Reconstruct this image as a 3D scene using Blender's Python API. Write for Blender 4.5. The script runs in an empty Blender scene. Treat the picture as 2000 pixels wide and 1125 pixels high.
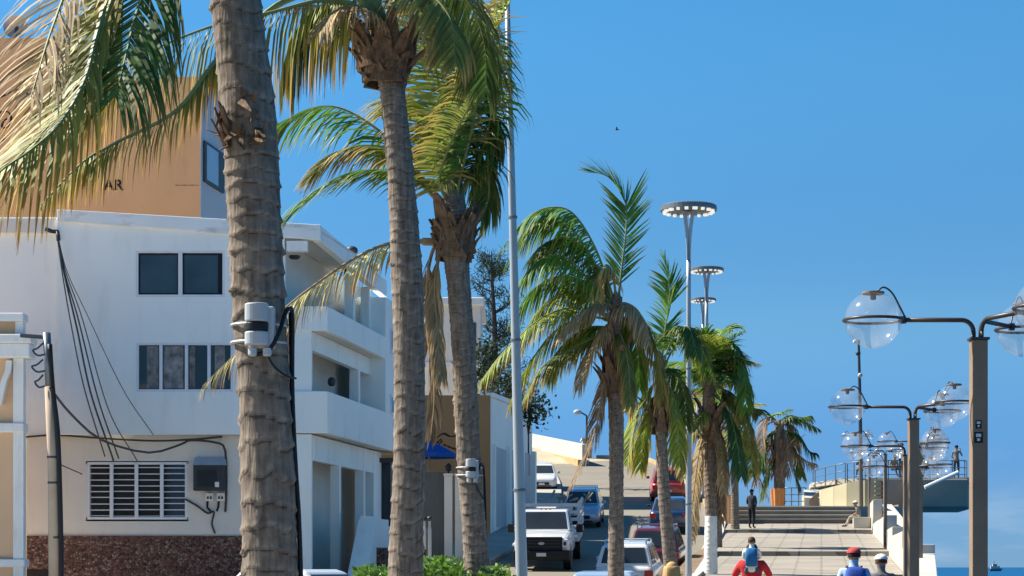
import bpy, bmesh, math, random
from mathutils import Vector, Matrix, noise

# ------------------------------------------------------------------ camera, sky, sun, exposure
sc = bpy.context.scene
F = 4000.0; EYE = 1.6; HOR = 1108.0            # focal length in photo pixels, eye height, horizon row
cam_d = bpy.data.cameras.new('camera'); cam = bpy.data.objects.new('camera', cam_d)
sc.collection.objects.link(cam); sc.camera = cam
cam.location = (0, 0, EYE); cam.rotation_euler = (math.radians(90), 0, 0)
cam_d.sensor_width = 36; cam_d.lens = 36 * F / 2000
cam_d.shift_y = (HOR - 562.5) / 2000
cam_d.clip_start = 0.5; cam_d.clip_end = 120000

SUN_AZ = math.radians(-73); SUN_EL = math.radians(47)      # to the left of the view direction, high
world = bpy.data.worlds.new('World'); sc.world = world; world.use_nodes = True
wn = world.node_tree; wn.nodes.clear()
w_out = wn.nodes.new('ShaderNodeOutputWorld'); w_bg = wn.nodes.new('ShaderNodeBackground')
sky = wn.nodes.new('ShaderNodeTexSky'); sky.sky_type = 'NISHITA'; sky.sun_disc = False
sky.sun_elevation = SUN_EL; sky.sun_rotation = SUN_AZ % (2 * math.pi)
sky.altitude = 0; sky.air_density = 1.0; sky.dust_density = 0.0; sky.ozone_density = 3.5
# thin streaks of cloud low over the sea
w_tc = wn.nodes.new('ShaderNodeTexCoord'); w_map = wn.nodes.new('ShaderNodeMapping')
w_map.inputs['Scale'].default_value = (9, 9, 42)
w_noise = wn.nodes.new('ShaderNodeTexNoise'); w_noise.inputs['Scale'].default_value = 1.6
w_noise.inputs['Detail'].default_value = 5
w_ramp = wn.nodes.new('ShaderNodeValToRGB')
w_ramp.color_ramp.elements[0].position = 0.50; w_ramp.color_ramp.elements[1].position = 0.80
w_sep = wn.nodes.new('ShaderNodeSeparateXYZ')
w_band = wn.nodes.new('ShaderNodeMapRange')
w_band.inputs['From Min'].default_value = 0.065; w_band.inputs['From Max'].default_value = 0.02
w_mul = wn.nodes.new('ShaderNodeMath'); w_mul.operation = 'MULTIPLY'
w_mul2 = wn.nodes.new('ShaderNodeMath'); w_mul2.operation = 'MULTIPLY'; w_mul2.inputs[1].default_value = 0.30
w_mix = wn.nodes.new('ShaderNodeMix'); w_mix.data_type = 'RGBA'
w_mix.inputs['B'].default_value = (7.0, 7.4, 8.2, 1)
L = wn.links.new
L(w_tc.outputs['Generated'], w_map.inputs['Vector']); L(w_map.outputs['Vector'], w_noise.inputs['Vector'])
L(w_noise.outputs['Fac'], w_ramp.inputs['Fac']); L(w_tc.outputs['Generated'], w_sep.inputs['Vector'])
L(w_sep.outputs['Z'], w_band.inputs['Value']); L(w_ramp.outputs['Color'], w_mul.inputs[0])
L(w_band.outputs['Result'], w_mul.inputs[1]); L(w_mul.outputs[0], w_mul2.inputs[0])
w_tint = wn.nodes.new('ShaderNodeMix'); w_tint.data_type = 'RGBA'; w_tint.blend_type = 'MULTIPLY'
w_tint.inputs['Factor'].default_value = 1.0; w_tint.inputs['B'].default_value = (0.74, 0.93, 1.05, 1)
w_sat = wn.nodes.new('ShaderNodeHueSaturation'); w_sat.inputs['Saturation'].default_value = 1.2
w_el = wn.nodes.new('ShaderNodeValToRGB'); w_el.color_ramp.interpolation = 'EASE'          # sea haze: the sky pales less toward the horizon
for k_, (p_, c_) in enumerate(((0.0, (0.27,0.47,0.95)), (0.04, (0.34,0.50,0.88)), (0.127, (0.60,0.74,0.87)), (0.27, (0.84,1.05,1.10)))):
    e_ = w_el.color_ramp.elements[k_] if k_ < 2 else w_el.color_ramp.elements.new(p_)
    e_.position = p_; e_.color = tuple(v/1.2 for v in c_) + (1,)
w_gain = wn.nodes.new('ShaderNodeVectorMath'); w_gain.operation = 'SCALE'; w_gain.inputs['Scale'].default_value = 1.2
L(w_sep.outputs['Z'], w_el.inputs['Fac']); L(w_el.outputs['Color'], w_gain.inputs[0]); L(w_gain.outputs['Vector'], w_tint.inputs['B'])
L(sky.outputs['Color'], w_tint.inputs['A']); L(w_tint.outputs['Result'], w_sat.inputs['Color'])
L(w_mul2.outputs[0], w_mix.inputs['Factor']); L(w_sat.outputs['Color'], w_mix.inputs['A'])
L(w_mix.outputs['Result'], w_bg.inputs['Color']); L(w_bg.outputs['Background'], w_out.inputs['Surface'])
w_bg.inputs['Strength'].default_value = 0.062

sun_d = bpy.data.lights.new('sun', 'SUN'); sun_o = bpy.data.objects.new('sun', sun_d)
sc.collection.objects.link(sun_o)
sun_d.energy = 5.0; sun_d.angle = math.radians(0.53); sun_d.color = (1.0, 0.95, 0.86)
SUNV = Vector((math.sin(SUN_AZ) * math.cos(SUN_EL), math.cos(SUN_AZ) * math.cos(SUN_EL), math.sin(SUN_EL)))
sun_o.rotation_euler = (-SUNV).to_track_quat('-Z', 'Y').to_euler()
sun_o.location = (-40, 20, 60)
sc.view_settings.view_transform = 'Standard'; sc.view_settings.look = 'None'
sc.view_settings.exposure = 1.10; sc.view_settings.gamma = 1.0
sc.view_settings.use_curve_mapping = False
sc.render.engine = 'CYCLES'
sc.cycles.max_bounces = 8; sc.cycles.transparent_max_bounces = 24; sc.cycles.use_denoising = True

R = random.Random(7)
COL = sc.collection

# ------------------------------------------------------------------ helpers
def P(px, py, D):
    return Vector(((px - 1000) / F * D, D, EYE + (HOR - py) / F * D))
def X(px, D): return (px - 1000) / F * D
def Z(py, D): return EYE + (HOR - py) / F * D

ORG = {}
def tag(o, label=None, cat=None, group=None, kind=None):
    if label: o['label'] = label
    if cat: o['category'] = cat
    if group: o['group'] = group
    if kind: o['kind'] = kind
    return o
def thing(name, loc, label, cat, group=None):
    o = bpy.data.objects.new(name, None); COL.objects.link(o)
    o.empty_display_size = 0.2
    o.location = loc; ORG[o.name] = Vector(loc)
    return tag(o, label, cat, group)
def copy_tree(o, parent=None):
    c = o.copy(); COL.objects.link(c); c.parent = parent
    ORG[c.name] = ORG.get(o.name, Vector())
    for ch in list(o.children):
        if ch is not c: copy_tree(ch, c)
    return c

class MB:
    def __init__(s): s.v = []; s.f = []; s.mi = []; s.uv = None; s.cur = 0
    def add(s, vs, fs):
        b = len(s.v); s.v += [tuple(v) for v in vs]
        for f in fs: s.f.append(tuple(i + b for i in f)); s.mi.append(s.cur)
        return s
    def box(s, x0, x1, y0, y1, z0, z1):
        return s.add([(x0,y0,z0),(x1,y0,z0),(x1,y1,z0),(x0,y1,z0),(x0,y0,z1),(x1,y0,z1),(x1,y1,z1),(x0,y1,z1)],
                     [(0,3,2,1),(4,5,6,7),(0,1,5,4),(1,2,6,5),(2,3,7,6),(3,0,4,7)])
    def hexa(s, p):                                   # 8 points, bottom ring then top ring
        return s.add(p, [(0,3,2,1),(4,5,6,7),(0,1,5,4),(1,2,6,5),(2,3,7,6),(3,0,4,7)])
    def prism(s, pts, z0, z1):
        n = len(pts)
        za = z0 if isinstance(z0, (list, tuple)) else [z0] * n
        zb = z1 if isinstance(z1, (list, tuple)) else [z1] * n
        vs = [(p[0], p[1], za[i]) for i, p in enumerate(pts)] + [(p[0], p[1], zb[i]) for i, p in enumerate(pts)]
        fs = [tuple(reversed(range(n))), tuple(range(n, 2 * n))]
        fs += [(i, (i + 1) % n, n + (i + 1) % n, n + i) for i in range(n)]
        return s.add(vs, fs)
    def tube(s, pts, r, n=8, cap=True):
        pts = [Vector(p) for p in pts]; m = len(pts)
        rr = r if isinstance(r, (list, tuple)) else [r] * m
        rings = []; up = None
        for i, p in enumerate(pts):
            t = (pts[min(i + 1, m - 1)] - pts[max(i - 1, 0)])
            if t.length < 1e-9: t = Vector((0, 0, 1))
            t.normalize()
            if up is None:
                up = Vector((0, 0, 1)) if abs(t.z) < 0.9 else Vector((1, 0, 0))
            a = t.cross(up)
            if a.length < 1e-6: a = t.cross(Vector((0.3, 1, 0.2)))
            a.normalize(); b = a.cross(t); up = b
            rings.append([p + (a * math.cos(2*math.pi*k/n) + b * math.sin(2*math.pi*k/n)) * rr[i] for k in range(n)])
        vs = [v for rg in rings for v in rg]
        fs = [(i*n + k, i*n + (k+1) % n, (i+1)*n + (k+1) % n, (i+1)*n + k) for i in range(m-1) for k in range(n)]
        if cap: fs += [tuple(reversed(range(n))), tuple(range((m-1)*n, m*n))]
        return s.add(vs, fs)
    def lathe(s, prof, c=(0,0,0), n=16, a0=0.0):      # prof (r, z) bottom to top
        vs = []; fs = []
        for r, z in prof:
            for k in range(n):
                a = a0 + 2*math.pi*k/n
                vs.append((c[0] + r*math.cos(a), c[1] + r*math.sin(a), c[2] + z))
        m = len(prof)
        fs = [(i*n+k, i*n+(k+1)%n, (i+1)*n+(k+1)%n, (i+1)*n+k) for i in range(m-1) for k in range(n)]
        if prof[0][0] > 1e-4: fs.append(tuple(reversed(range(n))))
        if prof[-1][0] > 1e-4: fs.append(tuple(range((m-1)*n, m*n)))
        return s.add(vs, fs)
    def ball(s, c, rx, ry=None, rz=None, n=14, m=9, z0=-1.0, z1=1.0):
        ry = ry or rx; rz = rz or rx
        a0 = math.asin(z0); a1 = math.asin(z1); vs = []
        for i in range(m + 1):
            a = a0 + (a1 - a0) * i / m
            for k in range(n):
                b = 2*math.pi*k/n
                vs.append((c[0] + rx*math.cos(a)*math.cos(b), c[1] + ry*math.cos(a)*math.sin(b), c[2] + rz*math.sin(a)))
        fs = [(i*n+k, i*n+(k+1)%n, (i+1)*n+(k+1)%n, (i+1)*n+k) for i in range(m) for k in range(n)]
        return s.add(vs, fs)
    def build(s, name, mat, parent=None, smooth=False, loc=None, bevel=0, kind=None):
        org = Vector(loc) if loc is not None else (ORG.get(parent.name, Vector()) if parent else Vector())
        me = bpy.data.meshes.new(name)
        me.from_pydata([(v[0]-org.x, v[1]-org.y, v[2]-org.z) for v in s.v], [], s.f)
        mats = mat if isinstance(mat, (list, tuple)) else [mat]
        for m_ in mats: me.materials.append(m_)
        if len(mats) > 1: me.polygons.foreach_set('material_index', s.mi)
        if smooth: me.polygons.foreach_set('use_smooth', [True] * len(me.polygons))
        if s.uv:
            ul = me.uv_layers.new(name='UVMap')
            lp = [0] * len(me.loops); me.loops.foreach_get('vertex_index', lp)
            flat = []
            for vi in lp: flat += s.uv[vi]
            ul.data.foreach_set('uv', flat)
        me.update()
        o = bpy.data.objects.new(name, me); COL.objects.link(o)
        ORG[o.name] = org
        if parent: o.parent = parent
        elif loc is not None: o.location = loc
        if bevel:
            md = o.modifiers.new('bevel', 'BEVEL'); md.width = bevel; md.segments = 2; md.limit_method = 'ANGLE'
            md.angle_limit = math.radians(35)
        if kind: o['kind'] = kind
        return o

def catmull(c, n):
    c = [Vector(p) for p in c]
    pts = [c[0]*2 - c[1]] + c + [c[-1]*2 - c[-2]]
    out = []; m = len(c) - 1
    for i in range(n):
        u = i / (n - 1) * m; k = min(int(u), m - 1); t = u - k
        p0, p1, p2, p3 = pts[k:k+4]
        out.append(0.5 * (2*p1 + (p2 - p0)*t + (2*p0 - 5*p1 + 4*p2 - p3)*t*t + (3*p1 - p0 - 3*p2 + p3)*t**3))
    return out

# ------------------------------------------------------------------ materials
MATS = {}
def nodes_of(name):
    m = bpy.data.materials.new(name); m.use_nodes = True
    nt = m.node_tree; b = nt.nodes['Principled BSDF']
    return m, nt, b
def mat(name, col, rough=0.7, var=0.12, scale=3.0, bump=0.0, bscale=None, metal=0.0, spec=0.3, col2=None, dirt=None, coat=0.0):
    """painted / plain surface: base colour broken up by two noises, optional relief"""
    m, nt, b = nodes_of(name); N = nt.nodes; K = nt.links.new
    tc = N.new('ShaderNodeTexCoord')
    n1 = N.new('ShaderNodeTexNoise'); n1.inputs['Scale'].default_value = scale; n1.inputs['Detail'].default_value = 6
    K(tc.outputs['Object'], n1.inputs['Vector'])
    rp = N.new('ShaderNodeValToRGB'); rp.color_ramp.elements[0].position = 0.3; rp.color_ramp.elements[1].position = 0.72
    c2 = col2 if col2 else tuple(c * (1 + var) for c in col)
    rp.color_ramp.elements[0].color = tuple(c * (1 - var) for c in col) + (1,)
    rp.color_ramp.elements[1].color = tuple(min(c, 1) for c in c2) + (1,)
    K(n1.outputs['Fac'], rp.inputs['Fac']); out = rp.outputs['Color']
    if dirt:                                           # (colour, amount, stretch): streaks of grime
        mp = N.new('ShaderNodeMapping'); mp.inputs['Scale'].default_value = dirt[2]
        K(tc.outputs['Object'], mp.inputs['Vector'])
        n2 = N.new('ShaderNodeTexNoise'); n2.inputs['Scale'].default_value = 1.0; n2.inputs['Detail'].default_value = 7
        n2.inputs['Roughness'].default_value = 0.65
        K(mp.outputs['Vector'], n2.inputs['Vector'])
        r2 = N.new('ShaderNodeMapRange'); r2.inputs['From Min'].default_value = 0.52; r2.inputs['From Max'].default_value = 0.78
        r2.inputs['To Max'].default_value = dirt[1]
        K(n2.outputs['Fac'], r2.inputs['Value'])
        mx = N.new('ShaderNodeMix'); mx.data_type = 'RGBA'; K(r2.outputs['Result'], mx.inputs['Factor'])
        K(out, mx.inputs['A']); mx.inputs['B'].default_value = tuple(dirt[0]) + (1,); out = mx.outputs['Result']
    K(out, b.inputs['Base Color'])
    b.inputs['Roughness'].default_value = rough; b.inputs['Metallic'].default_value = metal
    b.inputs['Specular IOR Level'].default_value = spec; b.inputs['Coat Weight'].default_value = coat
    if bump:
        n3 = N.new('ShaderNodeTexNoise'); n3.inputs['Scale'].default_value = bscale or scale * 6; n3.inputs['Detail'].default_value = 5
        K(tc.outputs['Object'], n3.inputs['Vector'])
        bp = N.new('ShaderNodeBump'); bp.inputs['Strength'].default_value = bump; bp.inputs['Distance'].default_value = 0.02
        K(n3.outputs['Fac'], bp.inputs['Height']); K(bp.outputs['Normal'], b.inputs['Normal'])
    MATS[name] = m
    return m
def glass_dark(name, col=(0.02,0.03,0.035), rough=0.06, var=0.3):
    m = mat(name, col, rough, var, 0.8, spec=0.6); return m
def leaf_mat(name, base, tip, tipstart=0.55, trans=0.35, rough=0.52, spec=0.30):
    m, nt, b = nodes_of(name); N = nt.nodes; K = nt.links.new
    uv = N.new('ShaderNodeUVMap'); sp = N.new('ShaderNodeSeparateXYZ'); K(uv.outputs['UV'], sp.inputs['Vector'])
    rp = N.new('ShaderNodeValToRGB'); rp.color_ramp.elements[0].position = tipstart; rp.color_ramp.elements[1].position = 1.0
    rp.color_ramp.elements[0].color = base + (1,); rp.color_ramp.elements[1].color = tip + (1,)
    K(sp.outputs['X'], rp.inputs['Fac'])
    hv = N.new('ShaderNodeHueSaturation'); K(rp.outputs['Color'], hv.inputs['Color'])
    mr = N.new('ShaderNodeMapRange'); mr.inputs['To Min'].default_value = 0.6; mr.inputs['To Max'].default_value = 1.45
    K(sp.outputs['Y'], mr.inputs['Value']); K(mr.outputs['Result'], hv.inputs['Value'])
    K(hv.outputs['Color'], b.inputs['Base Color'])
    b.inputs['Roughness'].default_value = rough; b.inputs['Specular IOR Level'].default_value = spec
    tr = N.new('ShaderNodeBsdfTranslucent'); K(hv.outputs['Color'], tr.inputs['Color'])
    mx = N.new('ShaderNodeMixShader'); mx.inputs['Fac'].default_value = trans
    out = nt.nodes['Material Output']
    K(b.outputs['BSDF'], mx.inputs[1]); K(tr.outputs['BSDF'], mx.inputs[2]); K(mx.outputs['Shader'], out.inputs['Surface'])
    MATS[name] = m; return m

M_white = mat('white_render', (0.84,0.87,0.82), 0.85, 0.03, 0.6, 0.10, 25, dirt=((0.45,0.43,0.37), 0.32, (1.6,1.6,0.35)))
M_parapet = mat('weathered_parapet', (0.80,0.82,0.78), 0.85, 0.05, 0.8, 0.1, 25, dirt=((0.24,0.23,0.2), 0.75, (0.9,2,3.0)))
M_white2 = mat('cream_render', (0.72,0.68,0.60), 0.85, 0.05, 0.6, 0.1, 25, dirt=((0.4,0.36,0.3), 0.35, (1.6,1.6,0.4)))
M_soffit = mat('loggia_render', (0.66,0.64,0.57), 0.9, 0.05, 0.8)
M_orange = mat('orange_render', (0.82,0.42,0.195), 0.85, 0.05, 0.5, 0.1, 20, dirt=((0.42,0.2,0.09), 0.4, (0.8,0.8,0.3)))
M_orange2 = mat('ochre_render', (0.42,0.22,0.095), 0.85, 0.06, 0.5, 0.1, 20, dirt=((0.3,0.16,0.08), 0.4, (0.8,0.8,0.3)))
M_peach = mat('peach_render', (0.66,0.42,0.24), 0.85, 0.05, 0.6, 0.1, 20)
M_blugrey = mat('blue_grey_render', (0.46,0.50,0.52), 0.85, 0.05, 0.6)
M_trim = mat('trim_white', (0.76,0.73,0.67), 0.8, 0.06, 1.5, dirt=((0.4,0.36,0.3), 0.4, (3,3,0.8)))
M_alu = mat('white_aluminium', (0.72,0.74,0.76), 0.45, 0.05, 4)
M_pane = glass_dark('dark_window_glass')
M_pane2 = glass_dark('tinted_window_glass', (0.035,0.06,0.07))
M_curtain = mat('curtain_cloth', (0.26,0.25,0.235), 0.9, 0.5, 5)
M_bounce = mat('pale_bounce_paving', (0.50,0.50,0.49), 0.85, 0.08, 0.6, 0.1, 15)  # pale, to throw sunlight back up at the white facade
M_concrete = mat('concrete', (0.42,0.39,0.33), 0.85, 0.10, 0.8, 0.15, 20, dirt=((0.25,0.23,0.2), 0.5, (0.6,0.6,0.6)))
M_riser = mat('shaded_riser', (0.15,0.135,0.115), 0.9, 0.2, 1.5)  # shade on the riser faces is put into this dark colour
M_sidewalk = mat('sidewalk_concrete', (0.36,0.33,0.28), 0.9, 0.12, 0.9, 0.15, 18)
M_prom_white = mat('parapet_white', (0.46,0.435,0.375), 0.8, 0.08, 1.2, 0.08, 20, dirt=((0.45,0.4,0.33), 0.5, (1.5,1.5,0.5)))
M_yellowkerb = mat('yellow_kerb_paint', (0.40,0.29,0.13), 0.7, 0.2, 2)
M_soil = mat('soil', (0.19,0.13,0.08), 0.95, 0.3, 1.5, 0.4, 12)
M_sand = mat('dry_hillside', (0.40,0.32,0.22), 0.95, 0.2, 0.25, 0.4, 3)
M_lookwall = mat('lookout_panel', (0.47,0.42,0.27), 0.85, 0.07, 0.8, 0.1, 15, dirt=((0.3,0.26,0.18), 0.5, (1,1,0.3)))
M_lookdark = mat('lookout_slab', (0.35,0.295,0.225), 0.85, 0.1, 0.7, 0.1, 15)
M_rail = mat('rail_steel', (0.16,0.18,0.19), 0.45, 0.1, 5, metal=0.4)
M_post = mat('rust_brown_post', (0.23,0.16,0.105), 0.6, 0.16, 3, 0.1, 30, dirt=((0.26,0.13,0.06), 0.55, (4,4,0.6)))
M_arm = mat('dark_bronze_tube', (0.06,0.05,0.045), 0.4, 0.15, 5, metal=0.3)
M_pole = mat('galvanised_pole', (0.38,0.41,0.42), 0.45, 0.06, 2, metal=0.35, dirt=((0.3,0.31,0.3), 0.4, (3,3,0.4)))
M_led = mat('led_lens', (0.82,0.82,0.78), 0.35, 0.04, 8)
M_led.node_tree.nodes['Principled BSDF'].inputs['Emission Color'].default_value = (1.0,0.93,0.82,1)
M_led.node_tree.nodes['Principled BSDF'].inputs['Emission Strength'].default_value = 0.30
M_black = mat('black_rubber', (0.012,0.012,0.013), 0.55, 0.2, 5)
M_dark = mat('dark_grey_metal', (0.045,0.048,0.05), 0.5, 0.15, 4)
M_grey = mat('grey_plastic', (0.42,0.44,0.45), 0.5, 0.06, 4)
M_plate = mat('number_plate', (0.6,0.62,0.6), 0.5, 0.15, 30)
M_pwood = mat('utility_pole_concrete', (0.40,0.31,0.22), 0.85, 0.12, 2, 0.15, 25, dirt=((0.2,0.16,0.12), 0.5, (4,4,0.5)))
M_gate = mat('gate_metal', (0.09,0.10,0.10), 0.6, 0.1, 2)
M_blue_cloth = mat('blue_canvas', (0.012,0.075,0.32), 0.75, 0.12, 3)
M_pot = mat('orange_planter', (0.50,0.19,0.055), 0.7, 0.12, 3, 0.1, 20)
M_whitepaint = mat('lime_wash', (0.72,0.70,0.64), 0.9, 0.1, 5, 0.4, 16, dirt=((0.35,0.3,0.25), 0.6, (6,6,6)))
M_casbark = mat('dark_bark', (0.06,0.05,0.045), 0.9, 0.2, 4)
M_letters = mat('dark_paint', (0.035,0.02,0.015), 0.7, 0.15, 5)
M_chrome = mat('chrome', (0.6,0.6,0.62), 0.18, 0.05, 5, metal=1.0)
M_lamp_clear = mat('headlight_lens', (0.75,0.78,0.8), 0.12, 0.08, 12, spec=0.7)
M_lamp_red = mat('tail_light', (0.35,0.015,0.012), 0.2, 0.1, 10, spec=0.6)
M_cglass = glass_dark('car_glass', (0.03,0.036,0.04), 0.05)
M_wood = mat('grey_timber', (0.30,0.24,0.17), 0.85, 0.2, 5)
M_tank = mat('black_polyethylene', (0.02,0.022,0.025), 0.45, 0.2, 3)

def paver_mat():
    m, nt, b = nodes_of('promenade_paving'); N = nt.nodes; K = nt.links.new
    tc = N.new('ShaderNodeTexCoord'); br = N.new('ShaderNodeTexBrick')
    mp = N.new('ShaderNodeMapping'); mp.inputs['Rotation'].default_value = (0, 0, 0.15)
    K(tc.outputs['Object'], mp.inputs['Vector']); K(mp.outputs['Vector'], br.inputs['Vector'])
    br.inputs['Scale'].default_value = 1.0; br.inputs['Brick Width'].default_value = 1.5; br.inputs['Row Height'].default_value = 0.30
    br.inputs['Mortar Size'].default_value = 0.035
    br.inputs['Color1'].default_value = (0.37,0.325,0.255,1); br.inputs['Color2'].default_value = (0.24,0.205,0.16,1)
    br.inputs['Mortar'].default_value = (0.15,0.128,0.10,1)
    ns = N.new('ShaderNodeTexNoise'); ns.inputs['Scale'].default_value = 0.5; ns.inputs['Detail'].default_value = 6
    K(tc.outputs['Object'], ns.inputs['Vector'])
    mr = N.new('ShaderNodeMapRange'); mr.inputs['To Min'].default_value = 0.7; mr.inputs['To Max'].default_value = 1.3
    K(ns.outputs['Fac'], mr.inputs['Value'])
    hv = N.new('ShaderNodeHueSaturation'); K(br.outputs['Color'], hv.inputs['Color']); K(mr.outputs['Result'], hv.inputs['Value'])
    K(hv.outputs['Color'], b.inputs['Base Color']); b.inputs['Roughness'].default_value = 0.8
    bp = N.new('ShaderNodeBump'); bp.inputs['Strength'].default_value = 0.5; bp.inputs['Distance'].default_value = 0.02
    inv = N.new('ShaderNodeMath'); inv.operation = 'SUBTRACT'; inv.inputs[0].default_value = 1
    K(br.outputs['Fac'], inv.inputs[1]); K(inv.outputs[0], bp.inputs['Height']); K(bp.outputs['Normal'], b.inputs['Normal'])
    return m
def stone_mat():
    m, nt, b = nodes_of('red_rubble_stone'); N = nt.nodes; K = nt.links.new
    tc = N.new('ShaderNodeTexCoord'); vo = N.new('ShaderNodeTexVoronoi'); vo.inputs['Scale'].default_value = 14
    K(tc.outputs['Object'], vo.inputs['Vector'])
    rp = N.new('ShaderNodeValToRGB'); e = rp.color_ramp.elements
    e[0].color = (0.035,0.018,0.014,1); e[1].color = (0.34,0.25,0.20,1); e[1].position = 0.97
    x = e.new(0.35); x.color = (0.17,0.066,0.044,1); x = e.new(0.7); x.color = (0.24,0.115,0.08,1)
    sp = N.new('ShaderNodeSeparateColor'); K(vo.outputs['Color'], sp.inputs['Color']); K(sp.outputs['Red'], rp.inputs['Fac'])
    vd = N.new('ShaderNodeTexVoronoi'); vd.feature = 'DISTANCE_TO_EDGE'; vd.inputs['Scale'].default_value = 14
    K(tc.outputs['Object'], vd.inputs['Vector'])
    mr = N.new('ShaderNodeMapRange'); mr.inputs['From Max'].default_value = 0.16; K(vd.outputs['Distance'], mr.inputs['Value'])
    mx = N.new('ShaderNodeMix'); mx.data_type = 'RGBA'; K(mr.outputs['Result'], mx.inputs['Factor'])
    mx.inputs['A'].default_value = (0.075,0.052,0.044,1); K(rp.outputs['Color'], mx.inputs['B'])
    K(mx.outputs['Result'], b.inputs['Base Color']); b.inputs['Roughness'].default_value = 0.85
    bp = N.new('ShaderNodeBump'); bp.inputs['Strength'].default_value = 0.8; bp.inputs['Distance'].default_value = 0.04
    K(mr.outputs['Result'], bp.inputs['Height']); K(bp.outputs['Normal'], b.inputs['Normal'])
    return m
def road_mat():
    m = mat('road_concrete', (0.205,0.178,0.133), 0.85, 0.10, 0.35, 0.15, 14, dirt=((0.2,0.18,0.15), 0.55, (0.5,0.12,0.5)))
    return m
def trunk_mat(name, c1, c2, scars=True):
    m, nt, b = nodes_of(name); N = nt.nodes; K = nt.links.new
    tc = N.new('ShaderNodeTexCoord')
    n1 = N.new('ShaderNodeTexNoise'); n1.inputs['Scale'].default_value = 11; n1.inputs['Detail'].default_value = 9; n1.inputs['Roughness'].default_value = 0.65
    K(tc.outputs['Object'], n1.inputs['Vector'])
    mp = N.new('ShaderNodeMapping'); mp.inputs['Scale'].default_value = (30, 30, 4); K(tc.outputs['Object'], mp.inputs['Vector'])
    n2 = N.new('ShaderNodeTexNoise'); n2.inputs['Scale'].default_value = 1.0; n2.inputs['Detail'].default_value = 5; K(mp.outputs['Vector'], n2.inputs['Vector'])
    av = N.new('ShaderNodeMath'); av.operation = 'ADD'; K(n1.outputs['Fac'], av.inputs[0]); K(n2.outputs['Fac'], av.inputs[1])
    rp = N.new('ShaderNodeValToRGB'); rp.color_ramp.elements[0].position = 0.36; rp.color_ramp.elements[1].position = 0.68
    hf = N.new('ShaderNodeMath'); hf.operation = 'MULTIPLY'; hf.inputs[1].default_value = 0.5; K(av.outputs[0], hf.inputs[0])
    rp.color_ramp.elements[0].color = c1 + (1,); rp.color_ramp.elements[1].color = c2 + (1,); K(hf.outputs[0], rp.inputs['Fac'])
    uv = N.new('ShaderNodeUVMap'); sx_ = N.new('ShaderNodeSeparateXYZ'); K(uv.outputs['UV'], sx_.inputs['Vector'])
    sc_ = N.new('ShaderNodeValToRGB'); e = sc_.color_ramp.elements; e[0].color = (1.0,1.0,1.0,1); e[1].color = (0.32,0.30,0.28,1); e[1].position = 1.0
    for ps, vv in ((0.12, 1.0), (0.25, 0.82), (0.55, 0.78), (0.84, 0.74), (0.92, 0.34)): q_ = e.new(ps); q_.color = (vv, vv, vv, 1)
    K(sx_.outputs['X'], sc_.inputs['Fac'])
    ml = N.new('ShaderNodeMix'); ml.data_type = 'RGBA'; ml.blend_type = 'MULTIPLY'; ml.inputs['Factor'].default_value = 1.0
    K(rp.outputs['Color'], ml.inputs['A']); K(sc_.outputs['Color'], ml.inputs['B'])
    K(ml.outputs['Result'] if scars else rp.outputs['Color'], b.inputs['Base Color']); b.inputs['Roughness'].default_value = 0.9; b.inputs['Specular IOR Level'].default_value = 0.15
    bp = N.new('ShaderNodeBump'); bp.inputs['Strength'].default_value = 0.7; bp.inputs['Distance'].default_value = 0.02
    K(n2.outputs['Fac'], bp.inputs['Height']); K(bp.outputs['Normal'], b.inputs['Normal'])
    return m
def sea_mat():
    m, nt, b = nodes_of('sea_water'); N = nt.nodes; K = nt.links.new
    b.inputs['Base Color'].default_value = (0.010,0.075,0.18,1); b.inputs['Roughness'].default_value = 0.5; b.inputs['IOR'].default_value = 1.12; b.inputs['Specular IOR Level'].default_value = 0.3
    tc = N.new('ShaderNodeTexCoord'); mp = N.new('ShaderNodeMapping'); mp.inputs['Scale'].default_value = (0.25, 0.06, 1)
    K(tc.outputs['Object'], mp.inputs['Vector'])
    n1 = N.new('ShaderNodeTexNoise'); n1.inputs['Scale'].default_value = 1.0; n1.inputs['Detail'].default_value = 6
    K(mp.outputs['Vector'], n1.inputs['Vector'])
    bp = N.new('ShaderNodeBump'); bp.inputs['Strength'].default_value = 1.0; bp.inputs['Distance'].default_value = 0.8
    K(n1.outputs['Fac'], bp.inputs['Height']); K(bp.outputs['Normal'], b.inputs['Normal'])
    return m
def globe_mat():
    m, nt, b = nodes_of('clear_globe'); N = nt.nodes; K = nt.links.new
    tr = N.new('ShaderNodeBsdfTransparent'); tr.inputs['Color'].default_value = (0.93,0.945,0.95,1)
    gl = N.new('ShaderNodeBsdfGlossy'); gl.inputs['Roughness'].default_value = 0.10; gl.inputs['Color'].default_value = (1,1,1,1)
    df = N.new('ShaderNodeBsdfTranslucent'); df.inputs['Color'].default_value = (0.8,0.8,0.8,1)
    lw = N.new('ShaderNodeLayerWeight'); lw.inputs['Blend'].default_value = 0.5
    pw = N.new('ShaderNodeMath'); pw.operation = 'POWER'; pw.inputs[1].default_value = 3.0; K(lw.outputs['Facing'], pw.inputs[0])
    mr = N.new('ShaderNodeMapRange'); mr.inputs['To Min'].default_value = 0.05; mr.inputs['To Max'].default_value = 0.30; K(pw.outputs[0], mr.inputs['Value'])
    m1 = N.new('ShaderNodeMixShader'); m1.inputs['Fac'].default_value = 0.10
    K(tr.outputs['BSDF'], m1.inputs[1]); K(df.outputs['BSDF'], m1.inputs[2])
    m2 = N.new('ShaderNodeMixShader'); K(mr.outputs['Result'], m2.inputs['Fac'])
    K(m1.outputs['Shader'], m2.inputs[1]); K(gl.outputs['BSDF'], m2.inputs[2])
    K(m2.outputs['Shader'], nt.nodes['Material Output'].inputs['Surface'])
    return m
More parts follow.
